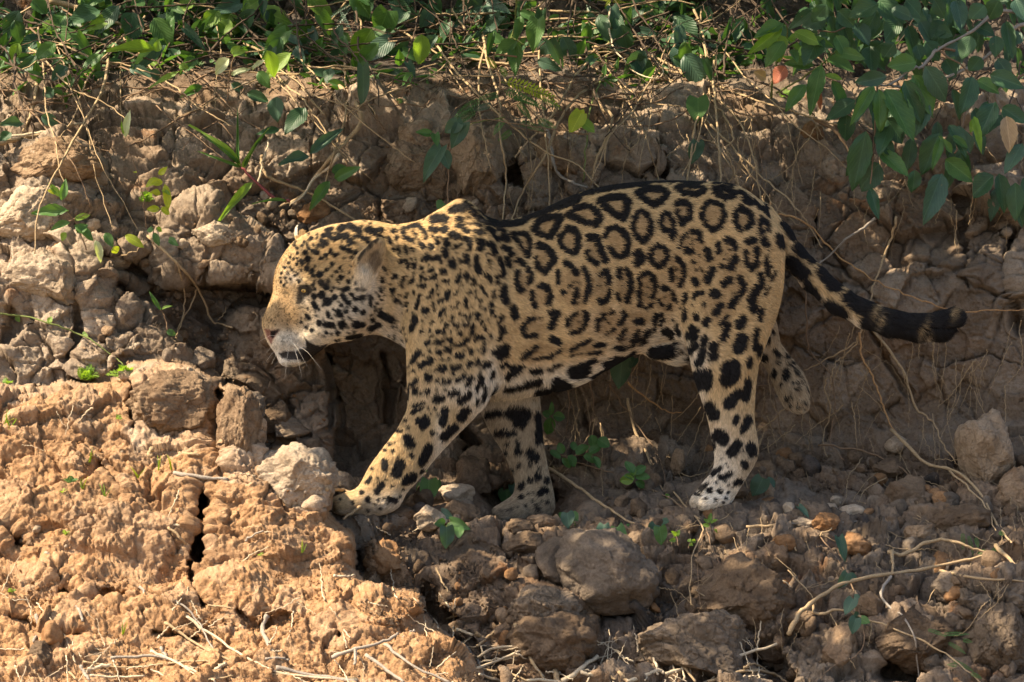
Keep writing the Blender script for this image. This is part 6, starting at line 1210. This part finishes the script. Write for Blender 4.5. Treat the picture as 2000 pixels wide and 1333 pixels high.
for lab, hs in [('ground vine with broad lobed leaves right of the near front paw', [(838, 938, 836, 988, 42), (825, 945, 822, 970, 26), (852, 940, 850, 965, 24), (826, 925, 834, 915, 14)]), ('ground vine with a cluster of lobed leaves below the near front paw', [(872, 1030, 874, 1074, 34), (880, 1020, 918, 1032, 26), (868, 1025, 850, 1020, 24), (882, 1000, 862, 992, 20), (895, 1030, 900, 1050, 22), (862, 1000, 885, 1010, 20)]),
                ('pair of dark vine leaves behind the far forefoot', [(990, 950, 990, 990, 36), (1000, 948, 1008, 975, 20)]), ('lobed vine leaf below the far forefoot heel', [(1108, 1002, 1112, 1032, 30), (1100, 1006, 1092, 1012, 18), (1118, 1004, 1130, 1016, 20)]), ('row of three vine leaves in front of the long diagonal root, leftmost cluster', [(1180, 1025, 1176, 1058, 28), (1205, 1030, 1218, 1068, 32), (1190, 1022, 1168, 1030, 20), (1222, 1030, 1240, 1036, 22)]),
                ('vine leaf cluster right of the three leaf row under the belly', [(1280, 1025, 1270, 1042, 26), (1288, 1030, 1294, 1066, 30), (1295, 1020, 1306, 1018, 20), (1266, 1035, 1262, 1048, 14)]), ('broad heart leaf beside the near hind foot', [(1490, 935, 1472, 972, 40), (1498, 940, 1518, 952, 24)]), ('small pair of vine leaves on the white stone row', [(1560, 990, 1582, 1010, 16), (1556, 1000, 1562, 985, 16)]), ('dark heart leaf hanging under the belly', [(1215, 700, 1210, 762, 46), (1240, 700, 1232, 720, 20)])]:
    yv = .22 if 'behind' in lab or 'under the belly' in lab and 'hanging' in lab else None
    vine('ground_vine', lab, [[(hs[0][0]+16, hs[0][1]+24), (hs[0][0], hs[0][1]), (hs[1][0], hs[1][1])]], hs, lm=('mid', 'blue'), y=yv, off=.05, mat='green')
vine('ground_vine', 'climbing vine with five heart leaves over the lower right stones', [[(1524, 981), (1601, 1048), (1643, 1104), (1671, 1163), (1678, 1202), (1688, 1251), (1671, 1282), (1625, 1303), (1597, 1333)]], [(1638, 1050, 1651, 1098, 24), (1655, 1120, 1640, 1152, 24), (1660, 1125, 1676, 1132, 18), (1666, 1170, 1652, 1200, 28), (1668, 1168, 1682, 1172, 20), (1672, 1208, 1662, 1238, 26), (1682, 1210, 1697, 1218, 20), (1668, 1200, 1680, 1206, 16)], r=1.7, mat='brown', off=.06)
for lab, L_ in [('mimosa sprig by the thick root at the right edge', [((1880, 1040), (1882, 1075)), ((1890, 1045), (1905, 1085)), ((1905, 1050), (1912, 1070)), ((1870, 1020), (1888, 1040)), ((1935, 1080), (1950, 1068)), ((1925, 1075), (1910, 1082)), ((1950, 1040), (1965, 1045))]), ('mimosa sprig low among the stones in the bottom right', [((1810, 1230), (1850, 1240)), ((1840, 1240), (1895, 1235)), ((1850, 1255), (1890, 1275)), ((1860, 1290), (1905, 1310)), ((1870, 1300), (1850, 1298)), ((1895, 1315), (1920, 1325)), ((1880, 1250), (1900, 1255))])]:
    p = plant('mimosa_sprig', L_[0][0][0], L_[0][0][1], Dq(*L_[0][0])-.08, lab, 'plant')
    for b, t in L_: leaf(p, b, t, 26, 'pinnate', 'mid', Dq(*b)-.08)
# red stemmed arching grass
gr = plant('red_stemmed_grass', 567, 392, .2, 'arching grass with a purple red stem and four long green blades above the head', 'grass plant')
stem(gr, [(567, 392), (539, 388), (504, 360), (472, 329)], 4.2, 'red', .18, taper=.6)
for b, t, w in [((470, 326), (386, 233), 12), ((466, 322), (405, 262), 8), ((465, 324), (463, 215), 8), ((477, 328), (508, 252), 11), ((480, 325), (515, 250), 8), ((468, 326), (390, 297), 8), ((492, 358), (417, 435), 18), ((560, 395), (500, 385), 5)]: leaf(gr, b, t, w, 'blade', 'light' if w > 9 else 'mid', .17, -.03)
GB = []
for x, y in [(175, 905), (160, 960), (270, 935), (335, 918), (205, 975), (310, 920), (10, 830), (20, 840), (590, 1080), (240, 1240)]:
    p = plant('grass_blade', x, y, Dq(x, y)-.01, 'single short green grass blade standing on the sunlit mound', 'grass', 'grass blades on the mound'); GB.append((p, x, y, 'short green grass tuft'))
    for i in range(3): leaf(p, (x, y), (x+random.uniform(-12, 12), y-random.uniform(14, 30)), 3, 'blade', random.choice(['light', 'yellow']), Dq(x, y)-.01, -.01)
name_by_place(GB)
# background leaves in the dark behind the top edge: one mass
def leaf_mass(name, n, fn, mat, label, size):
    Vs, Fs = [], []; base = np.array([[0, 0, 0], [.3, .22, .05], [.65, .2, .03], [1, 0, -.12], [.65, -.2, .03], [.3, -.22, .05]]); fc = np.array([[0, 1, 2, 3], [0, 3, 4, 5]]); k = 0
    while k < n:
        p = fn()
        if p is None: continue
        R = np.array(Matrix.Rotation(random.uniform(0, 6.28), 3, Vector((random.gauss(0, 1), random.gauss(0, 1), random.gauss(0, 1))).normalized()))
        Vs.append((base@R)*size*random.uniform(.6, 1.3)+np.array(p)); Fs.append(fc+6*k); k += 1
    return make_mesh(name, np.concatenate(Vs), np.concatenate(Fs).astype(np.int32), mat, False)
LMs = {}
def bgp():
    px, py = random.uniform(-200, 2200), random.uniform(-400, 110)
    return P(px, py, base_depth(px, py).item()-random.uniform(-.02, .12)) if perlin(px/130, py/90, .5) > -.15 else None
def lipp():
    px, py = random.uniform(-60, 1520), random.uniform(50, 190)
    if py > 150+40*math.sin(px/90.) or perlin(px/70., py/50., 8.5) < -.05: return None
    return P(px, py, Dq(px, py)-random.uniform(.01, .12))
link('creeping_foliage', leaf_mass('creeping_foliage', 520, lipp, LM['mid'], '', .06), label='low creeping foliage over the lip of the bank', kind='stuff')
link('undergrowth', leaf_mass('undergrowth', 3400, bgp, LM['dark'], '', .075), label='dark tangled undergrowth on top of the bank', kind='stuff')
# ------------------------------------------------------------------ roots, canes, twigs
R_ = [ # name, radius px, material, off, label, points
('cane', 5.5, 'tan', .10, 'thick jointed tan cane bending down to the red grass stem', [(659, 165), (687, 189), (701, 217), (705, 241), (687, 266), (652, 304), (617, 343), (600, 372), (575, 392), (545, 405)]),
('cane', 4, 'pale', .11, 'split dry cane lying against the thick jointed cane', [(662, 300), (640, 330), (612, 352), (590, 385), (566, 400)]),
('vine_stem', 3, 'tan', .12, 'long pale vine stem hanging down left of the wide clay lump', [(676, -20), (694, 10), (705, 52), (708, 87), (705, 136), (715, 185), (733, 227)]),
('root', 4.2, 'tan', .05, 'smooth tan root running down to the back of the head', [(511, 305), (511, 315), (514, 332), (532, 350), (574, 366), (616, 383), (665, 413), (702, 434)]),
('dry_stalk', 2.5, 'pale', .08, 'short dry upright stalk beside the red stemmed grass', [(506, 360), (512, 320), (520, 295), (527, 268)]),
('cane', 6, 'pale', .05, 'broken yellow cane, upper of the pair at the left edge', [(-10, 272), (60, 264), (110, 254), (163, 240)]),
('cane', 5, 'tan', .06, 'broken cane, lower of the pair at the left edge', [(-10, 283), (40, 272), (90, 262), (145, 243)]),
('cane', 4.5, 'tan', .08, 'upright dry cane at the far left', [(74, 158), (66, 200), (58, 228), (44, 256)]),
('branch', 7, 'tan', .16, 'thick fallen branch across the top left corner', [(95, 2), (150, 15), (196, 28), (235, 48)]),
('branch', 6, 'brown', .14, 'brown fallen branch behind the long serrated leaves', [(260, 50), (320, 62), (375, 75), (430, 87)]),
('vine_stem', 2.8, 'brown', .07, 'long brown runner along the lip of the left bank', [(40, 120), (130, 136), (157, 161), (245, 171), (385, 171), (490, 171), (542, 164), (580, 173)]),
('root', 4.5, 'tan', .08, 'forked pale root curving over the lip left of centre', [(539, 126), (574, 150), (605, 192), (634, 224)]),
('root', 4.8, 'grey', .07, 'hook shaped grey root on the brown lump above the back', [(1062, 235), (1065, 245), (1076, 280), (1080, 315), (1093, 343), (1118, 357), (1146, 366)]),
('root', 5, 'tan', .08, 'stout upright root above the middle of the back', [(1160, 182), (1174, 210), (1195, 227), (1188, 266), (1167, 308), (1158, 346)]),
('vine_stem', 3, 'green', .10, 'straight greenish vine stem above the middle of the back', [(1195, 60), (1184, 115), (1174, 157), (1153, 210), (1146, 280), (1139, 355)]),
('tendril', 2.1, 'pale', .25, 'pale hooked tendril hanging from the top edge', [(1191, 10), (1190, 60), (1205, 101), (1240, 140), (1275, 154), (1295, 143), (1286, 122), (1251, 95)]),
('tendril', 1.6, 'tan', .10, 'looped thin tendril above the back', [(1181, 325), (1184, 280), (1202, 241), (1226, 224), (1247, 241), (1247, 273), (1230, 290), (1220, 259), (1216, 210), (1230, 150)]),
('vine_stem', 3, 'tan', .09, 'long straight runner under the sapling on the upper right lip', [(1230, 100), (1300, 136), (1370, 157), (1457, 189), (1545, 217), (1597, 234), (1646, 245)]),
('root', 5, 'brown', .07, 'thick brown root disappearing behind the shrub leaves', [(1590, 232), (1625, 252), (1646, 275), (1665, 310)]),
('root', 2.6, 'tan', .06, 'wavy root hanging down to the haunch', [(1387, 196), (1415, 227), (1433, 266), (1419, 290), (1430, 322), (1440, 350), (1443, 375)]),
('root', 2.8, 'tan', .06, 'diagonal root running from the upper bank to the tail base', [(1370, 227), (1440, 297), (1492, 350), (1545, 395), (1580, 441), (1606, 485)]),
('root', 1.8, 'tan', .05, 'thin root beside the diagonal root behind the rump', [(1440, 270), (1450, 320), (1490, 370), (1520, 410), (1560, 440)]),
('root', 2.3, 'orange', .06, 'long orange root stretching past the tail tip to the right edge', [(1500, 415), (1519, 419), (1558, 427), (1589, 448), (1626, 489), (1662, 518), (1704, 546), (1766, 575), (1818, 593), (1849, 604), (1896, 609), (1948, 606), (2010, 606)]),
('root', 3, 'tan', .06, 'upright tan root rising from behind the tail', [(1752, 424), (1745, 455), (1727, 500), (1711, 546), (1702, 567), (1701, 600)]),
('root', 3.2, 'grey', .06, 'pale branching root slanting up from the tail', [(1709, 427), (1688, 445), (1652, 468), (1626, 494), (1600, 515)]),
('root', 2.5, 'tan', .05, 'pale root spreading left under the tail', [(1688, 632), (1676, 662), (1655, 680), (1610, 704), (1571, 725)]),
('root', 2, 'tan', .05, 'short root below the one spreading left under the tail', [(1682, 659), (1655, 692), (1634, 707), (1625, 731), (1618, 760)]),
('root', 2.6, 'orange', .05, 'long zigzag orange root running down the wall below the tail', [(1679, 650), (1682, 695), (1700, 728), (1715, 764), (1727, 800), (1748, 845), (1775, 875), (1800, 900)]),
('root', 2.1, 'brown', .05, 'long brown root hanging down behind the lifted hind paw', [(1555, 500), (1559, 539), (1574, 575), (1577, 668), (1586, 692), (1622, 731), (1631, 800), (1622, 860), (1649, 900)]),
('root', 1.8, 'tan', .045, 'wavy rootlet right of the lifted hind paw', [(1616, 737), (1610, 761), (1622, 800), (1607, 860), (1616, 895)]),
('root', 1.8, 'brown', .045, 'rootlet below the lifted hind paw', [(1475, 755), (1505, 755), (1517, 800), (1529, 860), (1530, 880)]),
('root', 2, 'tan', .045, 'slanting rootlet from the hind heel to the wall', [(1560, 770), (1530, 800), (1499, 830), (1470, 846)]),
('root', 3, 'tan', .05, 'tan root running down beside the tall pale rock', [(1700, 640), (1760, 720), (1790, 794), (1820, 824), (1844, 869), (1868, 905)]),
('root', 4, 'tan', .07, 'stout root passing left of the brown rock at the right edge', [(1740, 840), (1769, 866), (1807, 904), (1874, 925), (1916, 967), (1951, 1030), (1986, 1069), (2010, 1082)]),
('root', 2.4, 'tan', .08, 'thinner root beside the stout one at the right edge', [(1850, 915), (1895, 957), (1930, 999), (1944, 1037)]),
('root', 2.2, 'brown', .06, 'thin root crossing above the blocky clod at right', [(1600, 870), (1680, 880), (1760, 915), (1830, 975), (1890, 1010)]),
('root', 6, 'tan', .09, 'thickest pale root leaving the right edge', [(1945, 1068), (1951, 1072), (1979, 1100), (2010, 1130)]),
('root', 4.5, 'tan', .09, 'arched pale root above the long curved root', [(1734, 1079), (1765, 1083), (1804, 1062), (1839, 1055), (1877, 1062), (1916, 1076), (1945, 1080)]),
('root', 5, 'tan', .10, 'long curved pale root sweeping across the lower right', [(1541, 1239), (1559, 1202), (1601, 1167), (1650, 1139), (1737, 1121), (1825, 1107), (1895, 1093), (1930, 1083)]),
('root', 4, 'tan', .10, 'short link joining the arched root to the long curved root', [(1742, 1078), (1744, 1098), (1744, 1120)]),
('root', 3.2, 'grey', .09, 'grey rootlet dropping from the long curved root to the bottom', [(1744, 1122), (1720, 1160), (1741, 1188), (1765, 1205), (1786, 1251), (1797, 1340)]),
('root', 3.2, 'tan', .09, 'short stub under the thickest pale root', [(1930, 1083), (1945, 1100), (1961, 1125)]),
('root', 3.6, 'tan', .09, 'straight root below the long curved root at the right edge', [(1835, 1114), (1895, 1127), (2010, 1137)]),
('root', 3, 'tan', .08, 'long thin vine crossing the bottom right rocks', [(1590, 1175), (1592, 1198), (1650, 1191), (1685, 1205), (1790, 1247), (1860, 1286), (1915, 1335)]),
('root', 2.2, 'tan', .05, 'thin root falling over the clay block left of the hind foot', [(1300, 943), (1345, 995), (1373, 1034), (1352, 1090), (1349, 1181)]),
('root', 1.4, 'brown', .05, 'hair thin root beside the one over the clay block', [(1373, 1040), (1362, 1095), (1368, 1185)]),
('root', 1.4, 'brown', .05, 'hair thin root right of the clay block', [(1380, 1041), (1405, 1104), (1425, 1140)]),
('root', 3, 'tan', .05, 'short bent root below the white stone row', [(1457, 1030), (1524, 1030), (1545, 1050), (1555, 1075)]),
('root', 1.8, 'grey', .06, 'long straight twig under the white stone row', [(1524, 1023), (1620, 1022), (1716, 1016)]),
('root', 2.2, 'tan', .07, 'small forked twig on the rusty stone', [(1601, 1046), (1620, 1032), (1646, 1013)]),
('root', 4.6, 'tan', .06, 'long diagonal tan root on the ground behind the far forefoot', [(1052, 900), (1065, 911), (1107, 936), (1160, 974), (1212, 1009), (1258, 1034)]),
('root', 2.5, 'brown', .06, 'brown root under the belly above the diagonal root', [(1100, 893), (1125, 901), (1195, 925), (1247, 943), (1300, 971), (1345, 1000)]),
('root', 3.2, 'tan', .05, 'root slanting from the wall under the belly to the hind paw', [(1225, 780), (1240, 845), (1265, 890), (1287, 946), (1315, 978), (1366, 1015)]),
('root', 2.2, 'brown', .05, 'thin root left of the one slanting to the hind paw', [(1190, 745), (1215, 790), (1243, 827), (1290, 899), (1303, 962)]),
('root', 2, 'orange', .05, 'rust coloured root on the wall under the belly', [(1225, 750), (1278, 789), (1303, 805), (1330, 806)]),
('root', 2.4, 'brown', .04, 'hanging root just right of the far foreleg', [(1108, 750), (1112, 800), (1106, 850)]),
('root', 2.2, 'brown', .04, 'second hanging root right of the far foreleg', [(1150, 740), (1160, 790), (1150, 850), (1165, 880)]),
('root', 2.2, 'tan', .06, 'bent loop of root between the front legs', [(876, 902), (936, 897), (940, 905), (928, 928), (894, 945)]),
('root', 3.6, 'tan', .05, 'stout crooked root down the shaded left gully', [(290, 462), (304, 477), (343, 512), (385, 561), (413, 624), (430, 632), (453, 641)]),
('root', 2.1, 'tan', .05, 'left branch of the crooked gully root', [(345, 512), (360, 568), (357, 617), (343, 662)]),
('root', 2.1, 'tan', .05, 'middle branch of the crooked gully root', [(385, 564), (371, 603), (350, 638), (340, 668)]),
('root', 1.6, 'tan', .04, 'tiny side root of the crooked gully root', [(425, 628), (435, 615), (443, 598)]),
('root', 5.5, 'orange', .05, 'short reddish root above the pale left boulder', [(92, 508), (104, 490), (118, 474), (142, 465)]),
('twig', 1.8, 'tan', .05, 'thin bowed twig under the trailing seedling', [(203, 494), (227, 501), (259, 494), (287, 473)]),
('twig', 4.2, 'tan', .10, 'forked tan twig lying across the near front paw', [(640, 956), (671, 959), (708, 974), (736, 989)]),
('twig', 4.6, 'tan', .10, 'short tan twig below the forked one at the near front paw', [(713, 985), (691, 999), (671, 1013)]),
('twig', 1.6, 'brown', .04, 'tiny curled twig at the edge of the sunlit block', [(440, 775), (455, 745), (470, 742), (492, 736)]),
]
R2 = [((0, 866), 2.857, """3,grey:930,850 1050,930 1130,1040 1200,1170;4,pale:1030,960 1200,1080 1400,1210 1600,1290 1990,1320;3.5,tan:920,1000 1100,1120 1400,1260 1700,1300 1990,1310;4,pale:840,1160 960,1210 1110,1310;4,grey:620,1200 850,1190 1000,1220;3,tan:460,1220 700,1250 1100,1215 1230,1240;
6,pale:470,1270 540,1252 620,1240;5,grey:450,1250 475,1290 500,1320;7,grey:1490,960 1465,1050 1520,1160;5,grey:200,960 215,1040 185,1105;6,grey:1540,1250 1700,1290 1990,1330;6,grey:970,165 1120,190 1270,200;4,pale:940,450 980,455 1020,460;4,tan:940,470 1000,520 1060,595;3,grey:1370,545 1400,520 1470,490;
5,pale:1850,1195 1920,1170 1990,1150;6,pale:1200,1270 1230,1245 1260,1230;5,grey:900,1140 910,1165 930,1190;4,tan:360,1240 390,1280 430,1320;3,tan:1100,1330 1200,1315 1300,1300;3,pale:880,1085 910,1060 940,1030;4,pale:500,1300 620,1305 800,1300;5,tan:1000,60 1060,62 1110,66;3,tan:240,1330 205,1290 190,1270;4,grey:780,800 800,820 805,870;3,tan:1160,905 1230,910 1300,920;5,grey:410,890 440,930 460,990;4,pale:1000,1230 1120,1290 1200,1330;4,grey:1480,1205 1560,1200 1610,1210;7,tan:850,30 830,60 845,70"""),
      ((600, 866), 2.857, """5,grey:140,1195 270,1150 430,1110 510,1060;5,grey:270,1150 268,1200 265,1240;4,grey:430,1120 520,1190 620,1260 800,1333;5,grey:330,1180 450,1270 540,1333;4,grey:540,1080 570,1060 600,1045;4,grey:820,1105 880,1130 960,1230 990,1300;5,tan:1160,1005 1240,1180 1330,1333;4,pale:940,1200 1060,1140 1230,1135;
4,pale:950,1255 1100,1200 1230,1135;3,pale:960,1220 1050,1208 1150,1200;4,tan:1045,1050 1000,1090 950,1130;5,pale:830,1040 870,1052 920,1070;4,tan:970,1260 1100,1280 1240,1333;7,pale:1420,1333 1530,1260 1620,1190;8,tan:1385,1270 1390,1300 1395,1333;3,pale:1330,1275 1365,1278 1400,1280;5,pale:1530,1275 1575,1290 1620,1310;
6,tan:1730,1265 1760,1300 1790,1333;6,pale:1780,1333 1900,1290 1960,1265 1990,1280;4,pale:1930,1185 1945,1240 1960,1290;4,tan:1670,1280 1695,1300 1720,1320;4,pale:960,1290 1080,1330 1160,1360;3,pale:1240,1080 1270,1000 1300,910;3,tan:720,700 750,770 790,830;3,tan:780,980 830,965 875,955;4,pale:150,740 210,745 265,735;5,pale:1200,1330 1290,1320 1420,1333;6,tan:940,1060 970,1080 990,1100"""),
      ((1300, 866), 2.857, """5,pale:0,1290 130,1250 400,1190 625,1120;4,tan:60,1185 110,1260 170,1333;4,tan:240,1333 450,1265 600,1290 680,1333;3,tan:440,1260 470,1230 520,1240 610,1300;2,tan:160,820 250,870 350,925;2,tan:680,710 780,810 840,900;2,pale:500,720 620,745 700,800""")]
for nm, r, m, off, lab, pts in R_:
    stick(nm, pts, r, m, lab, off, cat=nm.replace('_', ' '), wob=.0012 if r > 3 else .0018)
tw_l = {0: 'dead twig lying on the sunlit orange mound', 1: 'dead twig in the pile at the bottom centre', 2: 'dead twig on the rocks at the bottom right'}
tw_g = {0: 'dead twigs on the mound', 1: 'twig pile at the bottom centre', 2: 'twigs at the bottom right'}
TW = []
for zi, (o_, s_, txt) in enumerate(R2):
    for k, part in enumerate(txt.replace('\n', '').split(';')):
        h_, p_ = part.split(':'); r, m = h_.split(','); pts = [(o_[0]+float(q.split(',')[0])/s_, o_[1]+float(q.split(',')[1])/s_) for q in p_.split()]
        lab = {(0, 8): 'upright curved grey stick standing on the mound', (0, 9): 'short upright grey stick at the lower left', (0, 1): 'longest pale cane sloping down the mound to the bottom centre', (0, 11): 'thick grey twig across the crack of the mound', (1, 6): 'long leaning twig standing in the bottom centre pile', (1, 13): 'thick pale broken stick pointing up at the bottom edge', (2, 0): 'long pale stick in front of the broad cracked boulder', (1, 0): 'forked grey twig on the tip of the mound'}.get((zi, k))
        ln = math.dist(pts[0], pts[-1]); 
        o = stick('twig', pts, float(r)*.75, m, lab or tw_l[zi], .022 if zi == 0 else .05, cat='twig', group=None if lab else tw_g[zi], taper=.7, wob=.0012)
        if not lab: TW.append((o, (pts[0][0]+pts[-1][0])/2, (pts[0][1]+pts[-1][1])/2, {'tan': 'tan', 'pale': 'pale', 'grey': 'grey'}[m]+(' thick' if float(r) > 5 else ' thin' if float(r) < 3.6 else '')+' dead twig'))
name_by_place(TW)
# fine dead stems and rootlets: past counting
def strands(name, n, gen, mat, label):
    Vs, Fs = [], []; nv = 0
    for i in range(n):
        pts, r, off = gen(); P_ = curve_pts(pts, off+.012, None, .0012); V, Fc = tube(P_, [r*S0*(1-.6*j/len(P_)) for j in range(len(P_))], 4)
        for f in Fc: Fs.append(tuple(a+nv for a in f))
        Vs += [v[:] for v in V]; nv += len(V)
    link(name, make_mesh(name, Vs, Fs, WM[mat]), label=label, kind='stuff')
def walk(x, y, an, L, n, curl=.35):
    curl *= .55; L *= 1.25
    pts = [(x, y)]
    for i in range(n): an += random.gauss(0, curl); x += L*math.cos(an); y += L*math.sin(an); pts.append((x, y))
    return pts
strands('dead_stems', 170, lambda: (walk(random.uniform(-20, 1450), random.uniform(40, 215), random.choice([0, math.pi])+random.gauss(0, .5), random.uniform(14, 40), 5), random.uniform(1, 2.8), random.uniform(.03, .16)), 'brown', 'tangle of dry stems along the lip of the bank')
strands('dry_vines', 70, lambda: (walk(random.uniform(-20, 1500), random.uniform(0, 150), random.choice([.2, 1.4, 2.9])+random.gauss(0, .4), random.uniform(25, 60), 6), random.uniform(1.5, 3.6), random.uniform(.08, .22)), 'tan', 'dry tan vine stems looping through the foliage along the top of the bank')
strands('dark_stems', 240, lambda: (walk(random.uniform(-20, 2000), random.uniform(-20, 150), random.uniform(0, 6.3), random.uniform(14, 40), 5), random.uniform(1.2, 3.2), random.uniform(.05, .3)), 'dark', 'tangle of brown stems in the dark undergrowth')
strands('hanging_rootlets', 230, lambda: (walk(random.choice([random.uniform(1380, 2000), random.uniform(950, 1500)]), random.uniform(190, 420) if random.random() < .5 else random.uniform(620, 860), math.pi/2+random.gauss(0, .35), random.uniform(9, 24), 5, .28), random.uniform(.6, 1.4), random.uniform(.02, .05)), 'tan', 'fine pale rootlets hanging down the bank face')
strands('ground_rootlets', 85, lambda: (walk(random.uniform(1250, 2000), random.uniform(860, 1200), random.uniform(.2, 2.6), random.uniform(9, 22), 5, .4), random.uniform(.6, 1.3), random.uniform(.02, .05)), 'tan', 'fine rootlets lying over the shaded ground')
strands('mound_straw', 60, lambda: (walk(random.uniform(0, 900), random.uniform(1150, 1340) if random.random() < .8 else random.uniform(760, 1100), random.uniform(0, 6.3), random.uniform(6, 16), 4, .3), random.uniform(.8, 2.0), .015), 'pale', 'bits of straw and twig on the sunlit mound')
strands('lower_straw', 60, lambda: (walk(random.uniform(850, 1500), random.uniform(1240, 1340), random.uniform(0, 6.3), random.uniform(8, 22), 4, .2), random.uniform(1, 2.4), .03), 'pale', 'bits of straw among the bottom twigs')
# ------------------------------------------------------------------ unseen tree, its crown laid out to shade chosen areas
def lit(px, py, layer):
    """share of open sky towards the sun wanted at a point"""
    if layer == 'cat':
        if py < 470+max(0, (640-px))*.35 and px < 940: return .93
        if px < 640 and 600 < py < 720: return .12
        if px < 600 and py < 720: return .45
        if px < 800 and py > 840 : return .75
        if px < 960 and py < 540: return .3
        return 0
    if px < 90+.0*py and py < 260: return .5
    edge = 960 if py > 1100 else 700 if py > 900 else 640
    if py > 1040 and px < 640+(py-1040)*1.05: return 1
    if py > 700 and px < 430+(py-700)*.8: return 1
    if py < 130: return .30 if px < 760 else .05 if px < 1300 else .02
    if py < 260 and px < 420: return .16
    if py < 260 and px < 800: return .08
    if py < 380 and px < 700: return .22
    if px < 330 and py < 720: return .75-.35*((py > 560) & (px > 220))
    if px < 560 and py < 480: return .55
    if px < 640 and py < 720: return .12
    if px > 900 and py > 1200 and px < 1400: return .18
    return .0
tr = bpy.data.objects.new('unseen_shade_tree', None); COL.objects.link(tr); tr.location = (-3.2, 2.6, .9)
tag(tr, 'spreading tree above the bank whose leafy boughs shade the jaguar', 'tree')
cl_pts = []; ax1 = np.cross(SUNV, [0, 1, 0]); ax1 /= np.linalg.norm(ax1); ax2 = np.cross(SUNV, ax1)
def sun_plane(p): return (p@ax1, p@ax2)
CELL = .02; occ = np.zeros((400, 400), bool)          # cells kept free of leaves so chosen areas stay sunlit
def mark(p, r=.05):
    u, v = sun_plane(p); i, j = int(u/CELL)+200, int(v/CELL)+200; k = int(r/CELL)
    if 10 < i < 390 and 10 < j < 390: occ[i-k:i+k+1, j-k:j+k+1] = True
for q in range(0, len(CV), 12):
    if CN[q]@SUNV > .05:
        X_, Y_ = CV[q, 0]/KP+1000, 666.5-CV[q, 2]/KP
        w_ = lit(X_, Y_, 'cat')
        if w_ > .7 or (w_ > .3 and perlin(X_/16., Y_/16., 4.) > .05): mark(CV[q], .03)
for X_ in range(-60, 1100, 14):
    for Y_ in range(330, 1340, 14):
        w_ = lit(X_, Y_, 'bank')
        if w_ > .9 or (w_ > .1 and perlin(X_/45., Y_/45., 7.) > .75-w_*1.1): mark(np.array(P(X_, Y_, Dq(X_, Y_))), .04)
tries = 0
while len(cl_pts) < 9500 and tries < 90000:
    tries += 1
    if random.random() < .40:
        px, py = random.uniform(480, 1950), random.uniform(330, 1030); y = random.uniform(-.2, .22); L = lit(px, py, 'cat')
    else:
        px, py = random.uniform(-250, 2400), random.uniform(-350, 1420); y = Dq(px, py); L = lit(px, py, 'bank')
    if random.random() < L: continue
    p = np.array(P(px, py, y)); ztop = 1.16+.08*max(0, y)
    u, v = sun_plane(p); i, j = int(u/CELL)+200, int(v/CELL)+200
    if 0 <= i < 400 and 0 <= j < 400 and occ[i, j]: continue
    t = max(0, (ztop-p[2])/SUNV[2])+random.uniform(.0, .9)
    cl_pts.append(p+SUNV*t)  # leaf set up the sun line from the point it is to shade
Vs, Fs = [], []; base = np.array([[0, 0, 0], [.3, .24, .02], [.65, .22, .03], [1, 0, -.08], [.65, -.22, .03], [.3, -.24, .02]])-np.array([.5, 0, 0]); fc = np.array([[0, 1, 2, 3], [0, 3, 4, 5]])
for k, p in enumerate(cl_pts):
    R = np.array(Matrix.Rotation(random.uniform(0, 6.28), 3, 'Z')@Matrix.Rotation(random.gauss(.0, .5), 3, 'X')@Matrix.Rotation(random.gauss(-.5, .4), 3, 'Y'))
    Vs.append(base@R.T*random.uniform(.075, .13)+p); Fs.append(fc+6*k)
o = bpy.data.objects.new('crown', make_mesh('crown', np.concatenate(Vs), np.concatenate(Fs).astype(np.int32), LM['mid'], False)); COL.objects.link(o); o.parent = tr; o.location = -tr.location; o['kind'] = 'stuff'
V, Fc = tube([(-3.2, 2.6, .2), (-3.1, 2.5, 1.2), (-3.0, 2.2, 2.2), (-2.7, 1.6, 3.0), (-2.2, .9, 3.4)], [.22, .19, .16, .11, .05], 12); o = bpy.data.objects.new('trunk', make_mesh('trunk', V, Fc, WM['brown'])); COL.objects.link(o); o.parent = tr; o.location = -tr.location  # trunk and boughs added out of view to carry the shading leaves
for q in [[(-3.0, 2.2, 2.2), (-2.0, 1.2, 2.3), (-1.0, .5, 2.1), (0, .2, 1.9)], [(-2.7, 1.6, 3.0), (-2.0, .2, 2.9), (-1.2, -.4, 2.7)], [(-3.05, 2.4, 1.7), (-1.8, 1.9, 1.9), (-.4, 1.6, 1.8), (1.0, 1.3, 1.7)]]:
    V, Fc = tube(q, [.09, .06, .04, .02][:len(q)], 8); o = bpy.data.objects.new('branch', make_mesh('branch', V, Fc, WM['brown'])); COL.objects.link(o); o.parent = tr; o.location = -tr.location
print('DONE objects', len(bpy.data.objects))
